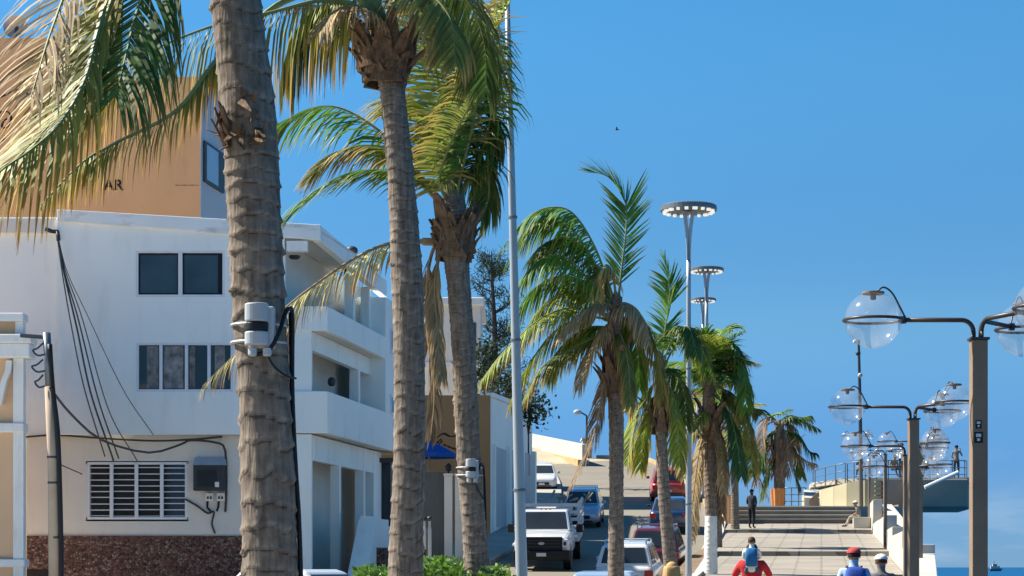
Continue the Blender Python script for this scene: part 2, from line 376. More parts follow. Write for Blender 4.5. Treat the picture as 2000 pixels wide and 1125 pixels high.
M_pave = paver_mat(); M_stone = stone_mat(); M_road = road_mat(); M_sea = sea_mat(); M_globe = globe_mat()
M_trunk = trunk_mat('palm_trunk', (0.14,0.107,0.08), (0.39,0.312,0.238))
M_boot = trunk_mat('palm_leaf_base', (0.075,0.045,0.028), (0.25,0.16,0.095), scars=False)
M_rachis_g = mat('rachis_green', (0.20,0.22,0.07), 0.5, 0.2, 6)
M_rachis_d = mat('rachis_dry', (0.32,0.22,0.11), 0.7, 0.2, 6)
LEAF = {
 'green':  leaf_mat('frond_green', (0.10,0.215,0.024), (0.30,0.29,0.06), 0.6, 0.40),
 'yellow': leaf_mat('frond_yellow_green', (0.26,0.31,0.035), (0.50,0.32,0.08), 0.5, 0.42),
 'dark':   leaf_mat('frond_dark_green', (0.06,0.12,0.022), (0.22,0.18,0.05), 0.6, 0.32),
 'olive':  leaf_mat('frond_olive', (0.18,0.20,0.04), (0.52,0.31,0.09), 0.42, 0.36),
 'straw':  leaf_mat('frond_straw', (0.50,0.45,0.18), (0.60,0.31,0.08), 0.45, 0.36),
 'gold':   leaf_mat('frond_golden', (0.28,0.28,0.06), (0.66,0.35,0.06), 0.38, 0.36),
 'dry':    leaf_mat('frond_dry', (0.42,0.30,0.15), (0.50,0.35,0.19), 0.5, 0.30, 0.65, 0.2),
 'brown':  leaf_mat('frond_brown', (0.23,0.16,0.095), (0.36,0.25,0.15), 0.5, 0.25, 0.75, 0.15),
}
M_hedge = leaf_mat('hedge_leaf', (0.10,0.20,0.025), (0.16,0.26,0.04), 0.6, 0.35, 0.3, 0.5)
M_cas = leaf_mat('casuarina_needles', (0.030,0.048,0.026), (0.05,0.07,0.035), 0.5, 0.2, 0.7, 0.2)

# ------------------------------------------------------------------ ground profile (street runs along (0.15, 1))
def lerp_tab(tab, y):
    if y <= tab[0][0]: return tab[0][1]
    for (a, za), (b, zb) in zip(tab, tab[1:]):
        if y <= b: return za + (zb - za) * (y - a) / (b - a)
    return tab[-1][1]
ROADZ = [(-60,0),(20,0),(46,0.03),(60,0.62),(76,1.55),(96,3.6),(120,6.2),(148,9.35),(165,10.1),(200,10.4),(300,9)]
PROMZ = [(-60,0),(27,0.02),(50,1.15),(69,1.98),(69.02,2.14),(91.5,3.14),(91.52,3.28),(97,3.69),(98,3.7)]
def zr(y): return lerp_tab(ROADZ, y)
def zp(y): return lerp_tab(PROMZ, y)
def cur(y): return -0.0017 * max(0, y - 80) ** 2
def SX(s, y): return s + 0.15 * y
def road_l(y): return -12.4 + cur(y)
def road_r(y): return (-3.93 if 42.45 < y < 49.45 else -4.7) + cur(y)      # a parking bay between two palms
def prom_l(y): return -3.2 - 0.03 * max(0, min(y, 97) - 55)
def prom_r(y): return lerp_tab([(-60,1.35),(30,1.35),(46,2.35),(97,2.35)], y)
def hill(s, y):
    return max(0, min(1, (y - 118) / 30)) * min(3.2, max(0, (-19 - s) * 0.30))
ys = [-60, -20, 0, 10, 20] + sorted(list(range(25, 140, 5)) + [42.4, 42.5, 49.4, 49.5]) + list(range(140, 172, 4)) + [180, 200, 230, 260, 300]
def strip(name, s0, s1, zf, material, label=None, ylist=None, dz=0.0, cols=1, kind='structure'):
    b = MB(); yl = ylist or ys; vs = []; fs = []
    for y in yl:
        for c in range(cols + 1):
            s = s0(y) + (s1(y) - s0(y)) * c / cols
            vs.append((SX(s, y), y, zf(y, s) + dz))
    n = cols + 1
    for i in range(len(yl) - 1):
        for c in range(cols): fs.append((i*n + c, i*n + c + 1, (i+1)*n + c + 1, (i+1)*n + c))
    b.add(vs, fs); o = b.build(name, material, kind=kind)
    return o
# land sheet, with the hill behind; it stops at the promenade
b = MB(); vs = []; fs = []
scol = [-420,-220,-120,-70,-45,-32,-26,-22,-19,-17,-15.0]
for y in ys:
    row = [s + (cur(y) if s > -40 else 0) for s in scol] + [road_l(y)-0.3, road_r(y)+0.2, (prom_l(y)+0.1 if y < 97 else road_r(y)+1.2)]
    for s in row: vs.append((SX(s, y), y, zr(y) - 0.12 + hill(s, y) - (0.0 if s > -60 else 0.0)))
nc = len(scol) + 3
for i in range(len(ys)-1):
    for c in range(nc-1): fs.append((i*nc+c, i*nc+c+1, (i+1)*nc+c+1, (i+1)*nc+c))
# outer slope down to the sea on the hill's right side
b.add(vs, fs)
vs = []; fs = []
yl = [y for y in ys if y >= 97]
for y in yl:
    e = road_r(y) + 1.2
    vs += [(SX(e, y), y, zr(y)-0.12), (SX(e+0.6, y), y, -6)]
for i in range(len(yl)-1): fs.append((i*2, i*2+1, i*2+3, i*2+2))
b.add(vs, fs); b.build('ground', M_sand, kind='structure')
strip('road', road_l, road_r, lambda y, s: zr(y), M_road, cols=3)
b = MB(); vs = []; fs = []; py_ = [y for y in ys if y <= 60]  # unseen sheet added to bounce sunlight onto the white building
for y in py_: vs += [(-140, y, zr(y)-0.05), (SX(road_l(y)-1.95, y), y, zr(y)-0.05)]
b.add(vs, [(2*i, 2*i+1, 2*i+3, 2*i+2) for i in range(len(py_)-1)]); b.build('bounce_sheet', M_bounce, kind='structure')
# kerbs and sidewalks: real steps
def kerb(name, sf, w, h, zf, m, ylist):
    b = MB()
    for y0, y1 in zip(ylist, ylist[1:]):
        p = []
        for zz in (-0.3, h):
            for (s, y) in ((sf(y0), y0), (sf(y0)+w, y0), (sf(y1)+w, y1), (sf(y1), y1)):
                p.append((SX(s, y), y, zf(y) + zz))
        b.hexa(p)
    return b.build(name, m, kind='structure')
kerb('sidewalk', lambda y: road_l(y)-1.9, 1.9, 0.14, zr, M_sidewalk, ys)
kerb('kerb', road_r, 0.22, 0.16, zr, M_concrete, [y for y in ys if y <= 97])
kerb('yellow_kerb', lambda y: road_r(y)-0.05, 0.3, 0.2, zr, M_yellowkerb, [y for y in ys if y >= 100 and y <= 165])
# planting strip between the road and the promenade
b = MB()
yl = [y for y in ys if y < 97] + [97]
for y0, y1 in zip(yl, yl[1:]):
    p = []
    for lo in (True, False):
        for (s, y) in ((road_r(y0)+0.22, y0), (prom_l(y0)-0.15, y0), (prom_l(y1)-0.15, y1), (road_r(y1)+0.22, y1)):
            p.append((SX(s, y), y, zr(y)-0.4 if lo else max(zr(y)+0.08, zp(y)-0.25)))
    b.hexa(p)
b.build('planting_bed', M_soil, kind='structure')
b = MB()
for y0, y1 in zip(yl, yl[1:]):
    p = []
    for lo in (True, False):
        for (s, y) in ((prom_l(y0)-0.15, y0), (prom_l(y0)+0.05, y0), (prom_l(y1)+0.05, y1), (prom_l(y1)-0.15, y1)):
            p.append((SX(s, y), y, zr(y)-0.5 if lo else zp(y)+0.10))
    b.hexa(p)
b.build('bed_edging', M_prom_white, kind='structure')
# the promenade: sloping paving with low risers
yl = sorted(set([y for y in ys if y < 97] + [69, 69.02, 91.5, 91.52, 97]))
strip('promenade', lambda y: prom_l(y)+0.05, prom_r, lambda y, s: zp(y), M_pave, ylist=yl, cols=2)
# upper esplanade behind the steps
ESP = 4.55
b = MB(); b.prism([(SX(-4.6,99.2),99.2),(SX(4.2,99.2),99.2),(SX(4.2,106),106),(SX(-4.6,106),106)], -6, ESP)
b.build('esplanade', M_concrete, kind='structure')
b = MB()
b.prism([(SX(1.2,30),30),(SX(2.75,46),46),(SX(2.75,99.2),99.2),(SX(-4.4,99.2),99.2),(SX(-4.4,97),97),(SX(2.3,97),97),(SX(2.3,46),46),(SX(1.3,30),30),(SX(1.3,-60),-60),(SX(1.75,-60),-60),(SX(1.75,28),28)], -6, -0.2)
b.build('sea_wall', M_concrete, kind='structure')
# broad flight of steps
st = thing('stair', (SX(-0.9, 97.4), 97.4, 3.5), 'broad flight of concrete steps rising to the esplanade at the promenade end', 'stairs')
for k in range(4):
    y0 = 96.7 + 0.6 * k; z1 = 3.69 + 0.215 * (k + 1)
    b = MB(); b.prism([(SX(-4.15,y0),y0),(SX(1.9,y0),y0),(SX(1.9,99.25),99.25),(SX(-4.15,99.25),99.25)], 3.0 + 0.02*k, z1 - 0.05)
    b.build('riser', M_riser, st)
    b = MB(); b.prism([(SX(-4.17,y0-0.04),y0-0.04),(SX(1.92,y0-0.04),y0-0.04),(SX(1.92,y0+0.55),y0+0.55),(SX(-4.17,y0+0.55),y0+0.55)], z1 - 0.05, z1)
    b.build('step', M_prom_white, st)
b = MB(); b.add([(-60000,-2000,-4),(60000,-2000,-4),(60000,90000,-4),(-60000,90000,-4)], [(0,1,2,3)])
b.build('sea', M_sea, kind='structure')

# ------------------------------------------------------------------ white apartment building on the corner
DB = 60.0
def bz(py): return Z(py, DB)
def bx(px): return X(px, DB)
def wall_cells(b, x0, x1, z0, z1, y0, y1, holes):
    """wall slab facing the camera, left open where the holes (x0,x1,z0,z1) are"""
    xs = sorted(set([x0, x1] + [h[i] for h in holes for i in (0, 1)])); zs = sorted(set([z0, z1] + [h[i] for h in holes for i in (2, 3)]))
    for xa, xb in zip(xs, xs[1:]):
        run = None
        for za, zb in zip(zs, zs[1:]):
            inside = any(h[0] <= (xa+xb)/2 <= h[1] and h[2] <= (za+zb)/2 <= h[3] for h in holes)
            if not inside: run = (run[0], zb) if run else (za, zb)
            if inside or zb == zs[-1]:
                if run: b.box(xa, xb, y0, y1, run[0], run[1])
                run = None
def sd(x0, t, off=0.0): return (x0 + off + 0.15 * t, DB + t)          # point on the street side, t metres back
XO = bx(640); XI = bx(608)                                           # outer (balcony) and inner (column) side planes
GZ = 0.3
wb = thing('apartment_building', (bx(350), DB, GZ), 'white three storey apartment building with corner balconies and stone base', 'building')
w3 = (bx(265), bx(439), bz(580), bz(489)); w2 = (bx(266), bx(455), bz(765), bz(669))
w1 = (bx(164), bx(361), bz(1014), bz(901))
b = MB()
wall_cells(b, bx(112), bx(556), bz(848), bz(433), DB, DB+0.3, [w3, w2])
b.build('wall', M_white, wb)
b = MB(); b.box(bx(-40), bx(112), DB+0.35, DB+0.7, bz(848), bz(420)); b.build('wall', M_white, wb)
b = MB(); wall_cells(b, bx(46), bx(590), bz(1046), bz(848)-0.003, DB+0.45, DB+0.75, [w1]); b.build('wall', M_white2, wb)  # cream tone paints in the warm bounced shade under the overhang
b = MB(); b.box(bx(46), bx(590), DB+0.40, DB+0.8, GZ, bz(1046)); o = b.build('stone_plinth', M_stone, wb); tag(o, 'base clad in small dark red stones')
b = MB(); b.box(bx(46), bx(88), DB+0.385, DB+0.45, GZ, bz(1112)); b.build('vent_grille', M_black, wb)
b = MB(); b.box(bx(60), bx(470), DB+0.44, DB+0.75, bz(847)-0.004, bz(847)+0.02)
b = MB()                                                               # back and body of the block behind the front
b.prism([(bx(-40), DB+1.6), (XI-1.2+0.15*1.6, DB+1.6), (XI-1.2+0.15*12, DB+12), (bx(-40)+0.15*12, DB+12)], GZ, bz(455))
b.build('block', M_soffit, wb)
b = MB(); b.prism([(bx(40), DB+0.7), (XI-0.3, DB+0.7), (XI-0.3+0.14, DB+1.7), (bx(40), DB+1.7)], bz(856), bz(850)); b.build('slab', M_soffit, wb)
# sloping roof parapet
b = MB()
xa, xb_, xc = bx(113), bx(627), bx(627)
za0, za1, zb0, zb1 = bz(433), bz(410), bz(470), bz(440)
b.hexa([(xa,DB-0.12,za0),(xb_,DB-0.12,zb0),(xb_,DB+0.2,zb0),(xa,DB+0.2,za0),(xa,DB-0.12,za1),(xb_,DB-0.12,zb1),(xb_,DB+0.2,zb1),(xa,DB+0.2,za1)])
o = b.build('roof_parapet', M_parapet, wb, bevel=0.02)
b = MB(); b.prism([(xa,DB+0.2),(xb_,DB+0.2),(xb_+0.15*8,DB+8),(xb_+0.15*8-4,DB+8),(xa,DB+4)], bz(455)+0.02, bz(449)); b.build('roof_slab', M_white2, wb)
b = MB(); p0 = (xb_, DB+0.2); p1 = (xb_+0.15*9.2, DB+9.2)
b.hexa([(p0[0]-0.25,p0[1],zb0),(p0[0],p0[1],zb0),(p1[0],p1[1],zb0-0.45),(p1[0]-0.25,p1[1],zb0-0.45),
        (p0[0]-0.25,p0[1],zb1),(p0[0],p0[1],zb1),(p1[0],p1[1],zb1-0.35),(p1[0]-0.25,p1[1],zb1-0.35)])
b.build('roof_parapet', M_white, wb, bevel=0.02)
b = MB(); b.box(bx(560), bx(600), DB-0.05, DB+0.3, bz(490), bz(471)); b.build('beam', M_white, wb)
b = MB(); b.lathe([(0.12,0),(0.17,0.05),(0.17,0.1)], (bx(569), DB+0.9, bz(497)), 12); b.build('ceiling_lamp', M_dark, wb, smooth=True)
# left wing cornice
b = MB(); b.box(bx(-40), bx(112)-0.003, DB+0.15, DB+0.5, bz(452), bz(425)); b.build('roof_parapet', M_white2, wb)
# balconies: floor slab with front and side parapet, two storeys, deep ends
def balcony(zt, zbm, t_end, x_left):
    b = MB()
    b.box(x_left, XO, DB-0.02, DB+0.16, zbm, zt)
    a0 = sd(XO, 0.16); a1 = sd(XO, t_end)
    b.prism([(a0[0]-0.16, a0[1]), a0, a1, (a1[0]-0.16, a1[1])], zbm, zt)
    b.build('balcony_parapet', M_white, wb, bevel=0.015)
    b = MB(); c = sd(XO-0.16, t_end)
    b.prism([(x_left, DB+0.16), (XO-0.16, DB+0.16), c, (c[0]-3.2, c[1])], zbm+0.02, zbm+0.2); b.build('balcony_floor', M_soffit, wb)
balcony(bz(598), bz(646), 8.0, bx(556)); balcony(bz(764), bz(846), 11.6, bx(556))
# columns and partition walls between the loggias
def side_col(t0, t1, z0, z1, off=0.0, w=0.28, name='column', m=None):
    b = MB(); p = [sd(XI+off-w, t0), sd(XI+off, t0), sd(XI+off, t1), sd(XI+off-w, t1)]
    b.prism(p, z0, z1); b.build(name, m or M_white, wb)
zt1, zm1 = bz(765), bz(646)                                            # second storey opening
b = MB(); b.box(bx(574), XI, DB+0.05, DB+0.35, bz(764), bz(646)); b.build('column', M_white, wb)
side_col(6.15, 6.4, bz(764), bz(646)); side_col(9.6, 9.9, bz(764), bz(646)-0.1)
side_col(5.4, 5.7, bz(598), bz(470)-0.2); side_col(7.7, 8.0, bz(598), bz(470)-0.3)
# lintels over the loggia openings
side_col(0.35, 9.6, bz(646)-0.55, bz(646)+0.004, off=-0.02, name='lintel', w=0.2)
# bay with the blue windows at the back of the street side
b = MB(); p = [sd(XO-1.2, 8.0), sd(XO, 8.0), sd(XO, 11.6), sd(XO-1.2, 11.6)]; b.prism(p, bz(764)+0.003, bz(470)-0.6); b.build('bay', M_white, wb)
for (za, zb) in ((bz(600)-0.45, bz(545)-0.4), (bz(760)-0.1, bz(700)-0.3)):
    fr = MB(); q = [sd(XO, 8.7, -0.02), sd(XO, 8.7, 0.04), sd(XO, 11.0, 0.04), sd(XO, 11.0, -0.02)]
    fr.prism(q, za, zb); f = fr.build('window', M_alu, wb)
    for (ta, tb) in ((8.8, 9.82), (9.92, 10.9)):
        g = MB(); q = [sd(XO, ta, 0.03), sd(XO, ta, 0.05), sd(XO, tb, 0.05), sd(XO, tb, 0.03)]; g.prism(q, za+0.1, zb-0.1); g.build('pane', M_pane2, f)
# inner back walls of the loggias with door openings
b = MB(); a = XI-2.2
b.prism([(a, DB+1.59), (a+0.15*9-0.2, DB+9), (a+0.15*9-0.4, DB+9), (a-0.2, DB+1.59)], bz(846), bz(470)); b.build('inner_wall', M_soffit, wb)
for (za, zb) in ((bz(764), bz(690)), (bz(598), bz(520))):
    for t in (2.5, 5.2):
        d = MB(); q = [(a+0.15*t+0.0+0.05, DB+1.59+t), (a+0.15*t+0.10, DB+1.59+t), (a+0.15*(t+1)+0.10, DB+2.59+t), (a+0.15*(t+1)+0.05, DB+2.59+t)]
        d.prism(q, za, zb); d.build('door', M_alu, wb)
b = MB(); b.lathe([(0.08,0),(0.12,0.06),(0.12,0.2),(0.06,0.26)], (bx(636), DB+2.0, bz(742)), 10); b.build('wall_lamp', M_dark, wb, smooth=True)
# ground floor arcade on the street side
b = MB(); b.box(bx(578), XI, DB+0.05, DB+0.4, GZ, bz(848)); b.build('column', M_white, wb)
for (t0, t1) in ((3.5, 3.75), (6.9, 7.15), (8.4, 9.6)): side_col(t0, t1, GZ, bz(848))
side_col(0.4, 9.6, bz(848)-0.75, bz(848)-0.004, off=-0.02, name='lintel', w=0.2)
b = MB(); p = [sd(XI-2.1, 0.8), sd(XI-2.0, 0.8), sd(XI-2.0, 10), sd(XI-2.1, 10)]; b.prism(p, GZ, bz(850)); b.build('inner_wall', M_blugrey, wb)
for t in (1.4, 4.4, 7.3):
    d = MB(); p = [sd(XI-2.0, t), sd(XI-1.94, t), sd(XI-1.94, t+1.3), sd(XI-2.0, t+1.3)]; d.prism(p, GZ+0.6, bz(890)-0.2); d.build('door', M_dark, wb)
b = MB(); p = [sd(XI-0.4, 9.65), sd(XI+0.3, 9.65), sd(XI+0.3, 11.6), sd(XI-0.4, 11.6)]; b.prism(p, GZ, bz(848)-0.3); b.build('dark_doorway', M_dark, wb)
b = MB(); p = [sd(XI-0.5, 9.3), sd(XI+0.75, 9.3), sd(XI+0.75, 9.6), sd(XI-0.5, 9.6)]; b.prism(p, bz(848)-0.35, bz(848)-0.2); b.build('door_hood', M_dark, wb)
# stepped white stair wall in front of the arcade
sw = thing('entrance_stair', (XI+0.8, DB+3.5, GZ), 'white stepped parapet of the entrance stair beside the apartment arcade', 'stairs')
q = lambda t, o: (XI + 0.15*t + o, DB + t)
for (t0, t1, zt) in ((2.6, 4.2, bz(1003)), (4.2, 5.8, bz(1003)-0.05), (5.8, 7.0, bz(1020)), (7.0, 9.2, bz(1032))):
    b = MB(); b.prism([q(t0,0.85), q(t0,1.05), q(t1,1.05), q(t1,0.85)], GZ, zt); b.build('stair_wall', M_white, sw, bevel=0.015)
b = MB(); y0, y1 = 0.3, 2.6
b.hexa([q(y0,0.8)+(GZ,), q(y0,1.35)+(GZ,), q(y1,1.35)+(GZ,), q(y1,0.8)+(GZ,), q(y0,0.8)+(GZ+0.15,), q(y0,1.35)+(GZ+0.15,), q(y1,1.35)+(bz(1010),), q(y1,0.8)+(bz(1010),)])
b.build('ramp', M_white, sw, bevel=0.01)
b = MB(); b.prism([q(2.6,1.06), q(2.6,1.6), q(9.2,1.6), q(9.2,1.06)], GZ, bz(1078)+0.15); b.build('planter_wall', M_stone, sw)

# windows on the front
def window(parent, rect, y, name='window', bars=None, fr=0.07):
    x0, x1, z0, z1 = rect
    f = MB()
    f.box(x0-0.03, x1+0.03, y-0.05, y+0.10, z0-0.05, z0+fr); f.box(x0-0.03, x1+0.03, y-0.05, y+0.10, z1-fr, z1+0.03)
    f.box(x0-0.03, x0+fr, y-0.045, y+0.10, z0+fr, z1-fr); f.box(x1-fr, x1+0.03, y-0.045, y+0.10, z0+fr, z1-fr)
    return f.build(name, M_alu, parent)
f3 = window(wb, w3, DB+0.06)
xm = bx(352)
b = MB(); b.box(xm-0.06, xm+0.06, DB+0.0, DB+0.12, w3[2]+0.07, w3[3]-0.07); b.build('mullion', M_alu, f3)
for (xa, xc) in ((w3[0]+0.07, xm-0.06), (xm+0.06, w3[1]-0.16)):
    b = MB(); b.box(xa, xc, DB+0.10, DB+0.14, w3[2]+0.07, w3[3]-0.07); b.build('sash', M_black, f3)
    b = MB(); b.box(xa+0.05, xc-0.05, DB+0.08, DB+0.11, w3[2]+0.13, w3[3]-0.13); b.build('pane', M_pane2, f3)
b = MB(); b.box(w3[1]-0.2, w3[1]-0.08, DB+0.12, DB+0.14, w3[2]+0.07, w3[3]-0.07); b.build('sash', M_black, f3)
f2 = window(wb, w2, DB+0.06)
cuts = [266, 314, 364, 408, 455]
for i, (pa, pb) in enumerate(zip(cuts, cuts[1:])):
    xa, xc = bx(pa), bx(pb)
    if i: b = MB(); b.box(xa-0.045, xa+0.045, DB+0.0, DB+0.12, w2[2]+0.07, w2[3]-0.07); b.build('mullion', M_alu, f2)
    b = MB(); b.box(xa+0.05, xc-0.05, DB+0.10, DB+0.13, w2[2]+0.07, w2[3]-0.07); b.build('pane', M_pane, f2)
    # curtain: pleated cloth behind (in front of) the pane
    b = MB(); n = 14; vs = []; fs = []
    c0, c1 = [(xa+0.30,xc-0.08),(xa+0.08,xc-0.10),(xa+0.08,xc-0.42),(xa+0.16,xc-0.25)][i]
    for k in range(n+1):
        x = c0 + (c1-c0)*k/n; yy = DB+0.075 + 0.02*math.sin(k*2.2+i)
        vs += [(x, yy, w2[2]+0.10), (x, yy, w2[3]-0.10)]
    for k in range(n): fs.append((2*k, 2*k+2, 2*k+3, 2*k+1))
    b.add(vs, fs); b.build('curtain', M_curtain, f2, smooth=True)
f1 = window(wb, w1, DB+0.50)
b = MB(); b.box(w1[0]+0.07, w1[1]-0.07, DB+0.66, DB+0.70, w1[2]+0.07, w1[3]-0.07); b.build('pane', M_pane, f1)
for px in (212, 261, 311):
    b = MB(); b.box(bx(px)-0.05, bx(px)+0.05, DB+0.42, DB+0.5, w1[2]+0.04, w1[3]-0.04); b.build('mullion', M_alu, f1)
cols_ = [167, 209, 215, 258, 264, 308, 314, 358]
for r in range(9):
    z = w1[3] - 0.16 - r * 0.178
    for c in range(4):
        dz = R.uniform(-0.012, 0.012)
        b = MB(); xa, xc = bx(cols_[2*c]), bx(cols_[2*c+1])
        b.hexa([(xa,DB+0.50,z+dz-0.014),(xc,DB+0.50,z+dz-0.014),(xc,DB+0.56,z+dz-0.012),(xa,DB+0.56,z+dz-0.012),
                (xa,DB+0.50,z+dz+0.014),(xc,DB+0.50,z+dz+0.014),(xc,DB+0.56,z+dz+0.014),(xa,DB+0.56,z+dz+0.014)])
        b.build('louvre_slat', M_alu, f1)
# meter cabinet, meters and conduits
mc = thing('meter_cabinet', (bx(408), DB+0.44, bz(960)), 'dark electricity meter cabinet on the wall beside the louvred window', 'meter box')
b = MB(); b.box(bx(376), bx(438), DB+0.12, DB+0.44, bz(958), bz(908)); b.build('case', M_dark, mc, bevel=0.02)
b = MB(); b.hexa([(bx(375),DB+0.05,bz(908)),(bx(440),DB+0.05,bz(908)),(bx(440),DB+0.44,bz(908)),(bx(375),DB+0.44,bz(908)),
                  (bx(378),DB+0.35,bz(892)),(bx(438),DB+0.35,bz(892)),(bx(438),DB+0.44,bz(892)),(bx(378),DB+0.44,bz(892))]); b.build('hood', M_grey, mc)
b = MB(); b.box(bx(384), bx(422), DB+0.10, DB+0.12, bz(950), bz(918)); b.build('door_panel', M_tank, mc)
b = MB(); b.box(bx(419), bx(427), DB+0.08, DB+0.10, bz(951), bz(941)); b.build('breaker', M_trim, mc)
for i, px in enumerate((406, 428)):
    t = thing('electric_meter', (bx(px), DB+0.44, bz(975)), ('left' if i == 0 else 'right') + ' of the two small pale electric meters under the dark cabinet', 'meter', 'meters under the cabinet')
    b = MB(); b.box(bx(px-8), bx(px+8), DB+0.30, DB+0.448, bz(978), bz(961)); b.build('case', M_trim, t, bevel=0.03)
    for dx in (-3, 3): b = MB(); b.box(bx(px+dx-1.6), bx(px+dx+1.6), DB+0.28, DB+0.30, bz(974), bz(969)); b.build('dial', M_black, t)
    b = MB(); b.tube([(bx(px-4), DB+0.36, bz(978)), (bx(px-5), DB+0.36, bz(990)), (bx(px+2 if i == 0 else px-8), DB+0.36, bz(998))], 0.035, 6); b.build('lead', M_black, t)

# satellite dish and water tank things on the roof edge
wt = thing('roof_antenna', (bx(655), DB+8, bz(470)-0.2), 'small dark dish antenna on the roof edge of the apartment building', 'antenna')
b = MB(); b.tube([(bx(640), DB+6, bz(470)-0.3), (bx(648), DB+6, bz(435))], 0.05, 6); b.build('mast', M_dark, wt)
b = MB(); b.tube([(bx(640), DB+6, bz(452)), (bx(662), DB+6, bz(428))], 0.05, 6); b.tube([(bx(655), DB+6.2, bz(470)-.2), (bx(662), DB+6.2, bz(430))], 0.05, 6); b.build('bracket', M_dark, wt)
b = MB(); b.ball((bx(656), DB+6, bz(428)), 0.2, 0.14, 0.16, 12, 6); b.build('dish', M_dark, wt, smooth=True)

# ------------------------------------------------------------------ tall orange building behind
DO = 82.0
ob = thing('orange_building', (X(200, DO), DO, 0.5), 'tall orange building with dark script and letters rising behind the white one', 'building')
b = MB()
xr = X(391, DO)
b.prism([(X(-60,DO),DO),(X(120,DO),DO),(X(120,DO),DO+10),(X(-60,DO),DO+10)], 0.5, Z(74,DO))
b.prism([(X(120,DO)+0.002,DO),(xr,DO),(xr,DO+0.3),(X(120,DO)+0.002,DO+0.3)], 0.5, Z(150,DO)); b.build('front_wall', M_orange, ob)
b = MB(); b.prism([(X(121,DO),DO+0.31),(xr,DO+0.31),(xr+0.15*10+0.2,DO+10),(X(121,DO),DO+10)], 0.5, Z(160,DO))
b.prism([(xr,DO+0.004),(xr+0.03,DO+0.004),(xr+0.03+0.15*9,DO+9),(xr+0.15*9,DO+9)], 0.5, Z(152,DO)); b.build('side_wall', M_blugrey, ob)
for t0, t1, za, zb in ((0.25, 2.9, Z(352,DO), Z(272,DO)),):
    s0 = lambda t, o: (xr+0.03+0.15*t+o, DO+t)
    f = MB(); f.prism([s0(t0,-0.02), s0(t0,0.10), s0(t1,0.10), s0(t1,-0.02)], za, zb); fo = f.build('window', M_dark, ob)
    f = MB(); f.prism([s0(t0+0.2,0.08), s0(t0+0.2,0.115), s0(t1-0.9,0.115), s0(t1-0.9,0.08)], za+0.12, zb-0.12); f.build('pane', mat('sky_window', (0.25,0.33,0.4), 0.04, 0.1, 1, spec=1.0), fo)
def painted_line(parent, pts, D, w, m, name):
    c = catmull([P(x, y, D) + Vector((0,-0.012,0)) for x, y in pts], 40); b = MB(); vs = []; fs = []
    for i, p in enumerate(c):
        t = (c[min(i+1,39)] - c[max(i-1,0)]).normalized(); nn = Vector((-t.z, 0, t.x)) * w/2 * (0.75+0.25*math.sin(i*0.5))
        vs += [p + nn, p - nn]
    for i in range(39): fs.append((2*i, 2*i+1, 2*i+3, 2*i+2))
    b.add(vs, fs); return b.build(name, m, parent)
painted_line(ob, [(-20,195),(8,187),(30,176),(48,180),(66,192),(86,203),(78,216),(68,230)], DO, 0.09, M_letters, 'painted_script')
painted_line(ob, [(-8,225),(4,219),(16,219),(22,230),(18,244),(10,250),(4,246),(8,236),(14,232)], DO, 0.10, M_letters, 'painted_script')
painted_line(ob, [(-10,282),(2,276),(12,270)], DO, 0.07, M_letters, 'painted_script')
painted_line(ob, [(342,362),(388,362)], DO, 0.05, M_orange2, 'wall_crack')
def letters(txt, px, py, D, size_px, parent, m):
    cu = bpy.data.curves.new('lettering', 'FONT'); cu.body = txt; cu.size = size_px / F * D * 1.42; cu.extrude = 0.01
    cu.space_character = 1.08; cu.offset = 0.012
    to = bpy.data.objects.new('lettering_tmp', cu); COL.objects.link(to)
    me = bpy.data.meshes.new_from_object(to.evaluated_get(bpy.context.evaluated_depsgraph_get()))
    bpy.data.objects.remove(to)
    o = bpy.data.objects.new('lettering', me); COL.objects.link(o); me.materials.clear(); me.materials.append(m)
    o.parent = parent; o.rotation_euler = (math.radians(90), 0, 0)
    o.location = P(px, py, D) + Vector((0, -0.02, 0)) - ORG[parent.name]
    return o
letters('AR', 203, 371, DO, 20, ob, M_letters)
# water tank / dish on its roof
dt = thing('roof_dish', P(32, 72, DO+1), 'grey round satellite dish on top of the orange building', 'dish')
b = MB(); b.tube([P(30,76,DO+1), P(32,52,DO+1)], 0.06, 8); b.build('mast', M_dark, dt)
c = P(30, 52, DO+0.8); b = MB(); n = 20
vs = [c + Vector((0,0.28,0))]
for i in range(1, 5):
    for k in range(n):
        a = 2*math.pi*k/n; r = 0.5*i/4; vs.append(c + Vector((r*math.cos(a), 0.28*(1-(i/4)**2), r*math.sin(a)*0.95)))
fs = [(0, 1+k, 1+(k+1)%n) for k in range(n)] + [(1+(i*n)+k, 1+(i+1)*n+k, 1+(i+1)*n+(k+1)%n, 1+i*n+(k+1)%n) for i in range(3) for k in range(n)]
b.add(vs, fs); b.build('reflector', M_pole, dt, smooth=True)

